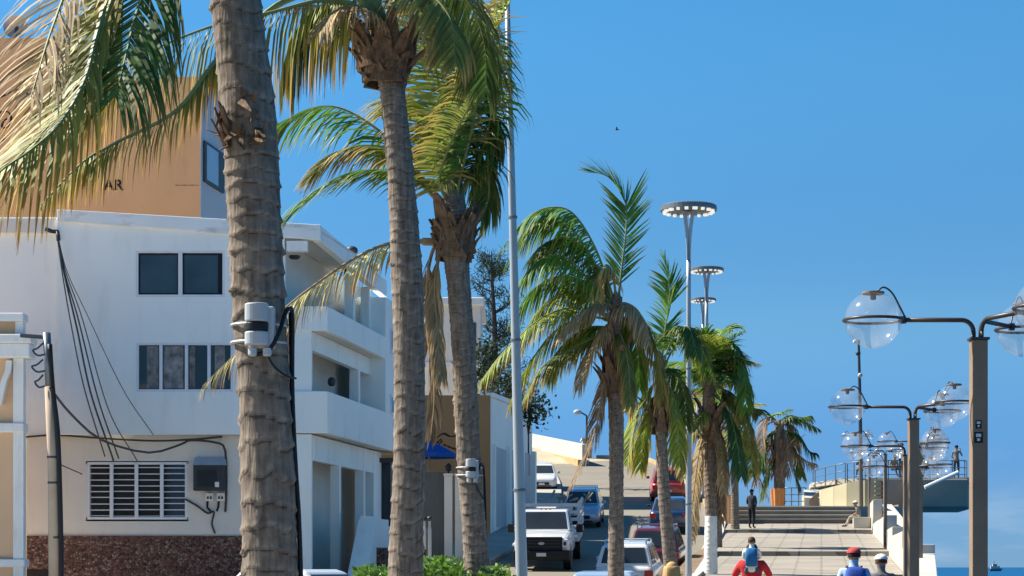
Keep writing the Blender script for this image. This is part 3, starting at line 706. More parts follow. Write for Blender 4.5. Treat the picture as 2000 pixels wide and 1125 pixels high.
# ------------------------------------------------------------------ peach house at the left edge
DP = 50.0
ph = thing('peach_house', (X(-60,DP), DP, 0.2), 'peach house corner with white cornice and moulded pilaster at the left edge', 'house')
px_ = lambda a: X(a, DP); pz = lambda a: Z(a, DP)
b = MB(); b.prism([(px_(-700),DP+0.1),(px_(28),DP+0.1),(X(24,58),58),(X(-700,58),58)], 0.0, pz(625)); b.build('wall', M_peach, ph)
b = MB(); b.box(px_(26), px_(46), DP-0.02, DP+0.25, 0.0, pz(700)); b.box(px_(30), px_(45), DP-0.0, DP+0.3, pz(697), pz(628)); b.build('pilaster', M_trim, ph)
for (ya, yb, xr2, dy) in ((700, 672, 62, 0.22), (672, 655, 66, 0.3), (628, 612, 48, 0.12), (845, 826, 48, 0.08), (1108, 1092, 50, 0.1)):
    b = MB(); b.box(px_(-700), px_(xr2), DP-dy, DP+0.4, pz(ya)+0.002, pz(yb)); b.build('cornice' if yb < 700 else 'moulding', M_trim, ph, bevel=0.03)
b = MB(); pts = [(18,705),(16,725),(8,745),(2,770),(-2,790)]
for (xa, ya), (xb2, yb) in zip(pts, pts[1:]):
    b.hexa([(px_(xb2-4),DP-0.12,pz(yb)),(px_(xb2+7),DP-0.12,pz(yb)),(px_(xb2+7),DP+0.12,pz(yb)),(px_(xb2-4),DP+0.12,pz(yb)),
            (px_(xa-4),DP-0.12,pz(ya)),(px_(xa+7),DP-0.12,pz(ya)),(px_(xa+7),DP+0.12,pz(ya)),(px_(xa-4),DP+0.12,pz(ya))])
b.build('scroll_bracket', M_trim, ph)

# utility pole
DU = 49.0
up = thing('utility_pole', (X(106,DU), DU, 0.1), 'tan concrete utility pole with a black cable in front of the stone base', 'utility pole')
b = MB(); b.tube([(X(108,DU),DU,0), P(104,900,DU), P(97,755,DU)], [0.15,0.135,0.125], 12); b.build('shaft', M_pwood, up, smooth=True)
b = MB(); b.tube([P(97,756,DU), P(91,650,DU)], [0.105,0.095], 12); b.build('shaft_top', M_rail, up, smooth=True)
b = MB(); b.tube([P(40,655,DU), P(92,659,DU)], 0.05, 8); b.build('crossarm', M_dark, up)
b = MB(); b.tube(catmull([P(97,672,DU-0.12), P(103,760,DU-0.1), P(113,850,DU-0.1), P(118,1000,DU-0.1), P(120,1125,DU-0.1), (X(121,DU), DU-0.1, 0)], 24), 0.06, 8); b.build('riser_cable', M_black, up, smooth=True)
for i, (y, l) in enumerate(((680,18),(712,20),(742,14))):
    b = MB(); b.tube(catmull([P(84,y-10,DU-0.15), P(82-l*0.5,y,DU-0.15), P(82-l,y+4,DU-0.15), P(84-l*0.6,y+14,DU-0.15), P(88,y+12,DU-0.15)], 14), 0.025, 5); b.build('insulator_wire', M_dark, up)
for y in (895, 945, 1052):
    b = MB(); b.lathe([(0.142,0),(0.142,0.05)], P(103 + (y-895)*0.03, y, DU), 12); b.build('clamp', M_dark, up)

# overhead wires
def wire(name, label, pts, r, group='service wires on the white building'):
    c = catmull(pts, 28); b = MB(); b.tube(c, r, 5)
    o = b.build(name, M_dark, loc=tuple(pts[0]), smooth=True); tag(o, label, 'wire', group); return o
wh = thing('conduit_mast', (bx(108), DB+0.1, bz(447)), 'small bent service mast at the roof corner of the white building', 'mast')
b = MB(); b.tube(catmull([P(88,447,DB-0.3), P(103,452,DB-0.2), P(112,453,DB), P(114,470,DB-0.02)], 12), 0.06, 8); b.build('conduit', M_dark, wh)
top = P(111, 452, DB-0.25)
W = [((140,640),(165,760),(205,892),0.02),((150,640),(178,770),(222,900),0.028),((152,620),(192,780),(232,896),0.022),((160,620),(212,800),(268,900),0.016),((168,610),(240,760),(300,850),0.012)]
nm = ['leftmost','second','third','fourth','rightmost']
for i, (a, bb, c, r) in enumerate(W):
    wire('service_wire', nm[i] + ' of the five wires fanning down the white facade from the roof mast',
         [top, P(111+(a[0]-111)*0.35, 530, DB-0.6), P(a[0],a[1],DB-0.8), P(bb[0],bb[1],DB-0.6), P(c[0],c[1],DB-0.1)], r)
wire('service_wire', 'sagging dark cable from the utility pole to the meter cabinet', [P(98,758,DU-0.3), P(140,810,52), P(200,860,55), P(290,884,58), P(352,868,DB+0.1), P(372,860,DB+0.3), P(420,864,DB+0.3), P(440,880,DB+0.3), P(442,960,DB+0.38), P(440,1000,DB+0.4)], 0.035)
wire('service_wire', 'straight thin cable under the first floor line of the white building', [P(45,854,DB+0.3), P(110,850,DB+0.3), P(200,856,DB+0.3), P(300,861,DB+0.3), P(380,858,DB+0.3), P(434,853,DB+0.35)], 0.03)
wire('service_wire', 'short slack wire from the utility pole to the louvred window', [P(112,905,DU-0.1), P(135,915,54), P(160,926,DB+0.3)], 0.018)
wire('service_wire', 'thin wire looping from the louvred window to the meter leads', [P(362,975,DB+0.42), P(385,988,DB+0.4), P(405,1002,DB+0.38), P(418,1000,DB+0.38), P(414,1022,DB+0.38), P(420,1042,DB+0.4)], 0.03)

# ------------------------------------------------------------------ second ochre building with its forecourt
D2 = 89.5; x2 = X(958, D2)
ob2 = thing('ochre_building', (x2-3, D2, 3.0), 'ochre and white two storey building beyond the forecourt gate', 'building')
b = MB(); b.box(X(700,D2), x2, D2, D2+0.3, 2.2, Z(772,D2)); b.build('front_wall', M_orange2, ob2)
side2 = lambda t, o=0.0: (x2+0.004+0.15*t+o, D2+0.002+t)
zt2 = Z(776, D2)
b = MB(); b.hexa([side2(0,-0.25)+(2.2,), side2(0)+(2.2,), side2(13)+(3.8,), side2(13,-0.25)+(3.8,), side2(0,-0.25)+(zt2,), side2(0)+(zt2,), side2(13)+(zt2+0.27,), side2(13,-0.25)+(zt2+0.27,)]); b.build('side_wall', M_white, ob2)
b = MB(); b.hexa([side2(0,-0.2)+(zt2+0.002,), side2(0,0.15)+(zt2+0.002,), side2(13,0.15)+(zt2+0.272,), side2(13,-0.2)+(zt2+0.272,), side2(0,-0.2)+(zt2+0.2,), side2(0,0.15)+(zt2+0.2,), side2(13,0.15)+(zt2+0.47,), side2(13,-0.2)+(zt2+0.47,)]); b.build('coping', M_white, ob2)
for t in (0.8, 4.9, 9.0):
    b = MB(); b.prism([side2(t,0.001), side2(t,0.05), side2(t+3.4,0.05), side2(t+3.4,0.001)], 3.4, Z(870,D2)+0.03*t); b.build('shutter', M_blugrey, ob2)
    b = MB(); b.prism([side2(t+3.5,0.0), side2(t+3.5,0.22), side2(t+4.0,0.22), side2(t+4.0,0.0)], 2.6, Z(862,D2)+0.03*t); b.build('pilaster', M_white, ob2)
b = MB(); b.tube([side2(0.4,0.12)+(3.2,), side2(0.4,0.12)+(Z(866,D2),)], 0.06, 8); b.build('downpipe', M_white, ob2)
painted_line(ob2, [(838,866),(850,857),(866,847),(878,852),(890,851),(902,846),(920,852)], D2, 0.10, M_letters, 'painted_script')
painted_line(ob2, [(853,866),(860,859),(863,862),(857,868)], D2, 0.08, M_letters, 'painted_script')
painted_line(ob2, [(866,868),(880,874),(892,878)], D2, 0.09, M_letters, 'painted_script')
DG = 79.0
gt = thing('forecourt_gate', (X(850,DG), DG, 1.7), 'dark grey sheet metal gate of the forecourt behind the second palm', 'gate')
for i in range(3):
    b = MB(); b.box(X(826+i*14.5,DG), X(840+i*14.5,DG), DG, DG+0.06, 1.6, Z(926,DG)); b.build('panel', M_gate, gt)
b = MB(); b.box(X(822,DG), X(872,DG), DG-0.03, DG+0.09, Z(926,DG), Z(922,DG)); b.build('top_rail', M_gate, gt)
for i, (a, c) in enumerate(((868, 884), (889, 905))):
    t = thing('gate_pillar', (X((a+c)/2,DG), DG, 1.7), ('grey' if i == 0 else 'second grey') + ' gate pillar with a black lantern on top', 'pillar', 'gate pillars')
    b = MB(); b.box(X(a,DG), X(c,DG), DG-0.2, DG+0.2, 1.5, Z(930,DG)); b.build('shaft', M_soffit, t, bevel=0.02)
    b = MB(); b.box(X(a-1.5,DG), X(c+1.5,DG), DG-0.25, DG+0.25, Z(930,DG), Z(925,DG)); b.build('cap', M_soffit, t, bevel=0.02)
    m_ = (a+c)/2; b = MB(); b.lathe([(0.05,0),(0.03,0.08),(0.11,0.12),(0.13,0.3),(0.03,0.4)], (X(m_,DG), DG, Z(925,DG)), 8); b.build('lantern', M_black, t)
for i, a in enumerate((829, 839)):
    t = thing('barrier_post', (X(a,75), 75, 1.5), ('left' if i == 0 else 'right') + ' slim pale post with a ball top before the grey gate', 'post', 'ball topped posts')
    b = MB(); b.lathe([(0.07,0),(0.07,1.6),(0.05,1.7),(0.05,1.9)], (X(a,75), 75, 1.4), 8); b.build('shaft', M_grey, t)
    b = MB(); b.ball((X(a,75), 75, 3.38), 0.1, n=10, m=6); b.build('ball', M_dark, t, smooth=True)
um = thing('patio_umbrella', (X(838,84), 84, 2.3), 'blue patio umbrella open in front of the ochre wall', 'umbrella')
b = MB(); b.tube([(X(838,84),84,2.2), P(838,868,84)], 0.04, 8); b.build('pole', M_wood, um)
b = MB(); n = 8; c = P(838, 862, 84); vs = [c]
for (r, z) in ((0.55, -0.18), (1.15, -0.50), (1.16, -0.68)):
    for k in range(n): a = 2*math.pi*k/n+0.3; vs.append(c + Vector((r*math.cos(a), r*math.sin(a), z)))
fs = [(0, 1+(k+1)%n, 1+k) for k in range(n)] + [(1+i*n+k, 1+i*n+(k+1)%n, 1+(i+1)*n+(k+1)%n, 1+(i+1)*n+k) for i in range(2) for k in range(n)]
b.add(vs, fs); b.build('canopy', M_blue_cloth, um)

# cream building peeping out behind the third palm
D3 = 108.0
cb = thing('cream_building', (X(915,D3), D3, 4.5), 'cream building with a white cornice seen behind the third palm', 'building')
b = MB(); b.box(X(800,D3), X(938,D3), D3, D3+8, 4, Z(598,D3)); b.build('wall', M_white2, cb)
b = MB(); b.box(X(800,D3), X(946,D3), D3-0.3, D3+8.3, Z(598,D3)+0.002, Z(582,D3)); b.build('cornice', M_trim, cb, bevel=0.06)
b = MB(); b.box(X(800,D3), X(941,D3), D3-0.12, D3+8.1, Z(718,D3), Z(708,D3)); b.build('string_course', M_trim, cb)
for (ya, yb) in ((690, 630), (790, 735)):
    b = MB(); b.box(X(906,D3), X(930,D3), D3-0.04, D3+0.02, Z(ya,D3), Z(yb,D3)); b.build('window', M_pane2, cb)

# sunlit white wall on the hill and the yellow kerb below it
A = P(1028, 880, 166); Bq = P(1137, 904, 141)
hw = MB(); o_ = 0.3
hw.hexa([(A.x,A.y,A.z-2),(A.x+o_,A.y,A.z-2),(Bq.x+o_,Bq.y,Bq.z-2),(Bq.x,Bq.y,Bq.z-2),(A.x,A.y,Z(846,166)),(A.x+o_,A.y,Z(846,166)),(Bq.x+o_,Bq.y,Z(868,141)),(Bq.x,Bq.y,Z(868,141))])
o = hw.build('hill_wall', M_prom_white, loc=tuple(A)); tag(o, 'sunlit white wall along the bend at the top of the road', 'wall')
hw = MB(); hw.hexa([(A.x-0.3,A.y,A.z-2),(A.x-0.002,A.y,A.z-2),(Bq.x-0.002,Bq.y-0.2,Bq.z-2),(Bq.x-0.3,Bq.y-0.2,Bq.z-2),(A.x-0.3,A.y,A.z+0.25),(A.x-0.002,A.y,A.z+0.25),(Bq.x-0.002,Bq.y-0.2,Bq.z+0.2),(Bq.x-0.3,Bq.y-0.2,Bq.z+0.2)])
o = hw.build('hill_kerb', M_yellowkerb, kind='structure')
hb = thing('hilltop_hut', P(1146,870,158), 'small grey block beside the end of the white hill wall', 'hut')
b = MB(); b.box(X(1138,150), X(1156,150), 150, 153, 8.5, Z(858,150)); b.build('wall', M_concrete, hb)
b = MB(); b.box(X(1136,150), X(1158,150), 149.8, 153.2, Z(858,150)+0.002, Z(855,150)); b.build('roof', M_trim, hb)
b = MB(); b.box(X(1165,152), X(1190,152), 152, 152.3, 8.5, Z(892,152)); b.box(X(1165,152), X(1190,152), 151.9, 152.4, Z(892,152)+.002, Z(889,152))
o = b.build('low_wall', M_prom_white, loc=(X(1178,152),152,9)); tag(o, 'low pale wall at the road crest behind the fourth palm', 'wall')

# ------------------------------------------------------------------ palms
WIND = Vector((-1.0, 0.12, 0.0))
def frond(parent, ctrl, kind, leaf, n=70, grav=0.5, wind=0.5, width=0.034, start=0.16, both=(1, -1), dry_r=False, rr=0.022, spread=0.85, seed=None, ragged=0.15, fwd=0.45):
    rd = random.Random(seed if seed is not None else R.random())
    n = int(n * 0.85); leaf *= 1.18; width *= 0.75 if kind in ('dry', 'brown') else 0.95
    c = catmull(ctrl, 48); b = MB(); b.uv = []
    m = len(c)
    def at(t):
        u = t * (m-1); k = min(int(u), m-2); f = u-k
        return c[k].lerp(c[k+1], f), (c[min(k+1,m-1)] - c[k]).normalized()
    rad = [rr * (1.25 - 1.1 * i/(m-1)) * (1.9 if i < 4 else 1.0) for i in range(m)]
    b.cur = 0; b.tube(c, rad, 5); b.uv += [(0.1, 0.6)] * len(b.v)
    b.cur = 1
    up = Vector((0,0,1))
    for i in range(n):
        t = start + (0.995-start) * (i + rd.uniform(-0.3,0.3)) / (n-1); t = max(0, min(1, t))
        p, tn = at(t)
        sd_ = tn.cross(up)
        if sd_.length < 0.15: sd_ = tn.cross(Vector((0.2,1,0.1)))
        sd_.normalize(); nrm = sd_.cross(tn).normalized()
        tt = (t-start)/(1-start)
        prof = 0.45 + 0.9*math.sin(math.pi*min(1, 0.16 + 0.80*tt))*0.62
        if tt > 0.9: prof *= 0.75
        for sg in both:
            if rd.random() < ragged*0.35: continue
            ln = leaf * prof * rd.uniform(0.82, 1.12) * (rd.uniform(0.35,0.8) if rd.random() < ragged else 1)
            d = sd_*sg*spread + tn*(fwd + 0.5*tt) + nrm*0.18 + WIND*wind*0.55*rd.uniform(0.7,1.3) + Vector((rd.uniform(-.1,.1), rd.uniform(-.1,.1), -grav*0.5 + rd.uniform(-.08,.08)))
            d.normalize()
            q = p.copy(); pts = [q.copy()]; nseg = 4
            for s in range(nseg):
                q = q + d * (ln/nseg); pts.append(q.copy())
                d = (d + Vector((0,0,-1))*grav*0.42*(0.6+0.5*s) + WIND*wind*0.20 + Vector((rd.uniform(-.06,.06), rd.uniform(-.06,.06), 0))).normalized()
            tw = rd.uniform(-0.5, 0.5)
            wv = (pts[1]-pts[0]).cross(nrm*math.cos(tw) + tn*math.sin(tw))
            if wv.length < 1e-6: wv = tn.copy()
            wv.normalize()
            ws = [0.5, 1.0, 0.9, 0.6, 0.06]; val = rd.random(); base = len(b.v); vs = []
            for s, pt in enumerate(pts):
                w_ = wv * width * 0.5 * ws[s] * rd.uniform(0.9, 1.1)
                vs += [pt + w_, pt - w_]; b.uv += [(s/nseg, val)] * 2
            b.add(vs, [(2*s, 2*s+1, 2*s+3, 2*s+2) for s in range(nseg)])
    return b.build('frond', [M_rachis_d if dry_r else M_rachis_g, LEAF[kind]], parent)

def trunk_mesh(parent, cl, spacing, nseg, amp, seed, name='trunk', m=None, zstep=8, flare=True):
    pts = [P(x, y, d) for x, y, d, w in cl]; wd = [w/F*d/2 for x, y, d, w in cl]
    N = 60; c = catmull(pts, N)
    def rad_at(u):
        u *= (len(wd)-1); k = min(int(u), len(wd)-2); return wd[k] + (wd[k+1]-wd[k])*(u-k)
    L_ = sum((c[i+1]-c[i]).length for i in range(N-1)); rows = int(L_/spacing*zstep)
    b = MB(); vs = []; b.uv = []
    for r in range(rows+1):
        u = r/rows; f = u*(N-1); k = min(int(f), N-2); p = c[k].lerp(c[k+1], f-k); base = rad_at(u); s = u*L_
        for j in range(nseg):
            a = 2*math.pi*j/nseg
            nz = noise.noise(Vector((math.cos(a)*1.3, math.sin(a)*1.3, s*3.1 + seed*7)))
            ph = (s + 0.016*math.cos(a*2 + seed) + 0.05*noise.noise(Vector((math.cos(a)*0.8+seed, math.sin(a)*0.8, s*1.7))) + 0.11*noise.noise(Vector((seed*3.3, s*1.6, 0))) + 0.03*noise.noise(Vector((math.cos(a)*2.2, math.sin(a)*2.2+seed, s*5)))) / spacing
            ri = math.floor(ph); fr = ph - ri
            ridge = 1.0*amp * (0.15 + 1.9*abs(noise.noise(Vector((ri*5.7+seed, math.cos(a)*1.6, math.sin(a)*1.6))))) * math.exp(-fr*4.5)
            rr = base*(1 + 0.05*nz) + ridge - amp*0.3 + 0.004*noise.noise(Vector((a*9, s*30, seed)))
            vs.append((p.x + rr*math.cos(a), p.y + rr*math.sin(a), p.z)); b.uv.append((fr, 0.5))
    fs = [(i*nseg+j, i*nseg+(j+1)%nseg, (i+1)*nseg+(j+1)%nseg, (i+1)*nseg+j) for i in range(rows) for j in range(nseg)]
    fs.append(tuple(range(rows*nseg, (rows+1)*nseg)))
    b.add(vs, fs); return b.build(name, m or M_trunk, parent, smooth=True)

def leaf_bases(parent, c, r0, r1, h, n, seed, m=None, ln=0.28, out=0.5):
    """old cut leaf stalks wrapped round the top of the trunk, each its own piece"""
    rd = random.Random(seed)
    for i in range(n):
        u = i/n; a = i*2.399 + rd.uniform(-.2,.2); z = c[2] - h*(1-u)
        r = r0 + (r1-r0)*u; L_ = ln*rd.uniform(0.7,1.5); w = 0.085*rd.uniform(0.8,1.4)
        ca, sa = math.cos(a), math.sin(a); b = MB(); vs = []
        o_ = out*rd.uniform(0.4,1.4)
        for k, (t, ww, th) in enumerate(((0,1.5,.05),(0.35,1.0,.04),(0.75,0.62,.03),(1.0,0.35,.015))):
            rr = r*0.85 + o_*L_*t*t + 0.02; zz = z + L_*t
            for sx, st in ((-1,0),(1,0),(1,1),(-1,1)):
                x_ = c[0] + ca*(rr+st*th) - sa*sx*w*ww; y_ = c[1] + sa*(rr+st*th) + ca*sx*w*ww
                vs.append((x_, y_, zz + rd.uniform(-.012,.012)))
        fs = [(0,1,2,3),(12,15,14,13)] + [(k*4+q, k*4+(q+1)%4, (k+1)*4+(q+1)%4, (k+1)*4+q) for k in range(3) for q in range(4)]
        b.add(vs, fs); b.build('leaf_base', m or M_boot, parent)

def rfrond(parent, top, az, el, length, kind, leaf, n=50, droop=1.2, seed=0, wind=0.5, width=0.034, rr=0.02, grav=0.5, ragged=0.15):
    """free frond from the crown centre: rises at an angle, bends with the wind and its weight"""
    d = Vector((math.cos(az)*math.cos(el), math.sin(az)*math.cos(el), math.sin(el))); p = Vector(top); pts = [p.copy()]
    st_ = length/6
    for i in range(6):
        d = (d + Vector((0,0,-1))*droop*0.13*(1+0.4*i)*0.6 + WIND*wind*0.13).normalized(); p = p + d*st_; pts.append(p.copy())
    return frond(parent, pts, kind, leaf, n, grav, wind, width, 0.14, rr=rr, dry_r=kind in ('dry','brown','straw'), seed=seed, ragged=ragged)

def PX(lst, D, dd=0.0):
    """photo positions along a frond, with its own depth running away from the trunk by dd metres at the tip"""
    k = len(lst)-1
    return [P(x, y, D + dd*i/k) for i, (x, y) in enumerate(lst)]
GP = 'coconut palms along the planting strip'
# nearest palm: crown above the frame, two fronds hang down into view on the left
D1 = 13.0
p1 = thing('palm_tree', (X(535,D1), D1, 0.1), 'nearest and thickest palm trunk at left with a grey sensor box strapped on', 'palm tree', GP)
trunk_mesh(p1, [(536,1530,D1,128),(530,1300,D1,118),(527,1125,D1,112),(521,850,D1,106),(506,600,D1,104),(496,400,D1,108),(486,230,D1,110),(461,0,D1,102),(449,-120,D1,98),(440,-230,D1,94)], 0.118, 34, 0.020, 1.0)
rd = random.Random(5)
for i in range(26):                                                     # torn fibre where an old leaf broke off
    a = math.radians(rd.uniform(195, 300)); z = Z(rd.uniform(195, 300), D1); x0 = X(487,D1) + 0.165*math.cos(a); y0 = D1 + 0.165*math.sin(a)
    q = Vector((x0, y0, z)); dv = Vector((math.cos(a)*rd.uniform(.2,.7) + rd.uniform(-.3,.3), math.sin(a)*rd.uniform(.2,.6), rd.uniform(-.5,.8))).normalized()
    l = rd.uniform(0.07, 0.17); wv = dv.cross(Vector((math.cos(a), math.sin(a), 0.2))).normalized()*rd.uniform(.012,.03); nn = Vector((math.cos(a), math.sin(a),0))*0.012
    b = MB(); b.hexa([q-wv, q+wv, q+wv+nn*2, q-wv+nn*2, q+dv*l-wv*.2, q+dv*l+wv*.2, q+dv*l+wv*.2+nn, q+dv*l-wv*.2+nn]); b.build('bark_scrap', M_boot, p1)
t1 = P(440, -225, D1)
leaf_bases(p1, t1, 0.18, 0.24, 0.5, 14, 3)
frond(p1, PX([(432,-225),(330,-190),(240,-90),(208,0),(187,75),(164,160),(118,240),(62,292),(0,335),(-70,400)], D1, -2.2), 'gold', 0.62, 96, 1.7, 0.45, 0.020, 0.2, rr=0.02, seed=11, ragged=0.25, spread=0.7)
frond(p1, PX([(434,-226),(340,-180),(252,-85),(214,10),(180,110),(120,215),(40,300),(-60,370)], D1, -1.8), 'gold', 0.70, 90, 0.8, 0.7, 0.021, 0.2, rr=0.016, seed=14, ragged=0.25, spread=0.6)
frond(p1, PX([(436,-228),(380,-190),(320,-110),(285,-30),(262,40),(245,110),(225,190)], D1, -1.2), 'dark', 0.70, 84, 0.8, 0.25, 0.023, 0.2, rr=0.018, seed=12, ragged=0.2)
frond(p1, PX([(436,-228),(340,-240),(230,-170),(150,-60),(100,60),(60,190)], D1, -1.5), 'dry', 0.55, 80, 0.6, 0.5, 0.022, 0.25, rr=0.018, seed=13, ragged=0.4)
for i in range(13):
    rfrond(p1, t1, R.uniform(-1.5, 1.4), R.uniform(0.75, 1.4), R.uniform(2.0, 2.6), ['green','yellow','dark','olive'][i % 4], 0.6, 60, 1.1, seed=100+i, wind=0.6)

# second palm
DD2 = 21.0
p2 = thing('palm_tree', (X(794,DD2), DD2, 0.1), 'second palm from the left with a wide ragged crown base high up', 'palm tree', GP)
trunk_mesh(p2, [(790,1400,DD2,84),(792,1240,DD2,76),(792,1125,DD2,71),(799,900,DD2,64),(799,700,DD2,62),(793,500,DD2,62),(783,350,DD2,54),(769,200,DD2,50),(762,140,DD2,56),(752,70,DD2,60)], 0.115, 26, 0.020, 2.0)
t2 = P(748, 62, DD2)
leaf_bases(p2, P(752,95,DD2), 0.15, 0.30, 0.40, 26, 8, out=0.7, ln=0.30)
frond(p2, PX([(738,48),(690,10),(620,2),(530,24),(418,50),(299,97),(202,150),(120,235)], DD2, -2.0), 'gold', 1.0, 112, 4.0, 0.10, 0.034, 0.14, rr=0.022, seed=21, spread=0.35)
frond(p2, PX([(738,55),(680,-20),(560,0),(470,70),(414,127),(343,217),(228,278),(160,318),(80,400)], DD2, -2.6), 'gold', 0.52, 112, 3.2, 0.25, 0.034, 0.30, rr=0.034, seed=22, spread=0.45, ragged=0.4)
frond(p2, PX([(735,55),(700,15),(660,0),(610,22),(575,70),(560,140)], DD2, 0.6), 'dark', 0.80, 90, 3.0, 0.10, 0.036, 0.2, seed=23, spread=0.5)
frond(p2, PX([(742,70),(720,30),(690,12),(650,25),(625,60)], DD2, -0.8), 'dry', 0.50, 60, 1.0, 0.3, 0.030, 0.1, seed=24, dry_r=True, ragged=0.4)
frond(p2, PX([(735,75),(700,40),(660,30),(610,10),(560,15)], DD2, 1.0), 'brown', 0.55, 60, 0.9, 0.3, 0.03, 0.1, seed=25, dry_r=True, ragged=0.4)
frond(p2, PX([(755,50),(790,-30),(850,-50),(910,-5),(945,80),(950,180)], DD2, 1.2), 'dark', 0.75, 95, 0.9, 0.45, 0.034, 0.2, seed=26)
frond(p2, PX([(755,50),(800,-10),(840,-10),(880,40),(890,120)], DD2, -0.8), 'olive', 0.6, 80, 0.9, 0.5, 0.030, 0.2, seed=27)
for i in range(11):
    rfrond(p2, t2 + Vector((0,0,0.1)), R.uniform(1.7, 4.6), R.uniform(0.8, 1.4), R.uniform(2.6, 3.4), ['green','yellow','dark','olive'][i % 4], 0.62, 60, 0.9, seed=200+i, wind=0.6)

# third palm
DD3 = 25.0
p3 = thing('palm_tree', (X(935,DD3), DD3, 0.15), 'third palm from the left, leaning, with a small sensor and hanging dead fronds', 'palm tree', GP)
trunk_mesh(p3, [(938,1350,DD3,60),(934,1200,DD3,54),(930,1080,DD3,50),(916,900,DD3,48),(906,700,DD3,48),(896,560,DD3,46),(890,490,DD3,54),(888,430,DD3,56),(886,380,DD3,40)], 0.085, 24, 0.017, 3.0)
t3 = P(886, 395, DD3)
leaf_bases(p3, P(888,440,DD3), 0.16, 0.20, 0.45, 22, 9, out=0.40, ln=0.34)
f3_ = [
 ([(882,400),(866,330),(905,220),(938,145),(968,48),(1000,-20)], 0.6, 'olive', 0.78, 0.7, 0.75, 31),
 ([(882,405),(858,350),(884,270),(925,190),(965,90)], -0.8, 'olive', 0.55, 0.8, 0.7, 32),
 ([(886,400),(925,330),(950,250),(960,170),(950,90),(925,30)], 0.9, 'green', 0.60, 1.3, 0.8, 33),
 ([(880,395),(868,260),(850,130),(815,30),(770,-20)], 0.7, 'yellow', 0.80, 0.5, 0.6, 34),
 ([(884,390),(880,250),(880,120),(868,20),(835,-50)], -0.4, 'olive', 0.85, 0.6, 0.7, 35),
 ([(872,405),(800,330),(740,255),(650,208),(565,232),(520,300)], 0.9, 'green', 0.72, 1.0, 0.3, 36),
 ([(872,410),(800,345),(710,335),(620,375),(550,440)], -0.6, 'green', 0.66, 0.6, 0.5, 37),
 ([(872,410),(800,320),(730,285),(660,300),(600,350)], 0.3, 'olive', 0.60, 0.8, 0.4, 38),
 ([(850,472),(800,472),(745,480),(680,512),(610,560),(555,603),(470,682),(395,755)], -0.9, 'straw', 0.60, 1.7, 0.1, 39),
 ([(860,455),(838,520),(834,640),(848,760),(842,850)], -0.2, 'brown', 0.42, 1.2, 0.1, 40),
 ([(862,465),(850,560),(856,660),(862,740)], -0.35, 'dry', 0.40, 1.3, 0.1, 41),
 ([(888,400),(925,330),(950,320),(955,380),(940,430)], 0.5, 'dark', 0.5, 1.0, 0.5, 42),
 ([(886,400),(910,300),(930,210),(935,120),(910,60)], -0.3, 'green', 0.62, 1.2, 0.8, 43),
 ([(886,395),(905,280),(930,170),(970,60),(1000,-5)], 0.2, 'yellow', 0.5, 0.9, 0.8, 44),
 ([(886,395),(860,300),(830,220),(800,190),(770,210)], 0.8, 'yellow', 0.7, 0.8, 0.5, 45),
 ([(888,395),(920,250),(940,130),(945,40),(930,-20)], 1.4, 'dark', 0.62, 1.4, 0.7, 46),
 ([(888,400),(935,320),(960,230),(970,260),(958,340)], 0.4, 'dark', 0.45, 2.2, 0.3, 47),
 ([(884,395),(890,280),(900,160),(890,60),(860,0)], 1.2, 'green', 0.8, 0.8, 0.6, 48),
]
for lst, dd, kd, lf, g, wv, sdv in f3_:
    frond(p3, PX(lst, DD3, dd), kd, lf, 84, g, wv, 0.036, 0.16, rr=0.022, seed=sdv, dry_r=kd in ('dry','brown','straw'), ragged=0.3 if kd in ('dry','brown') else 0.15, spread=0.5 if sdv in (36, 39, 40, 41) else 0.8)

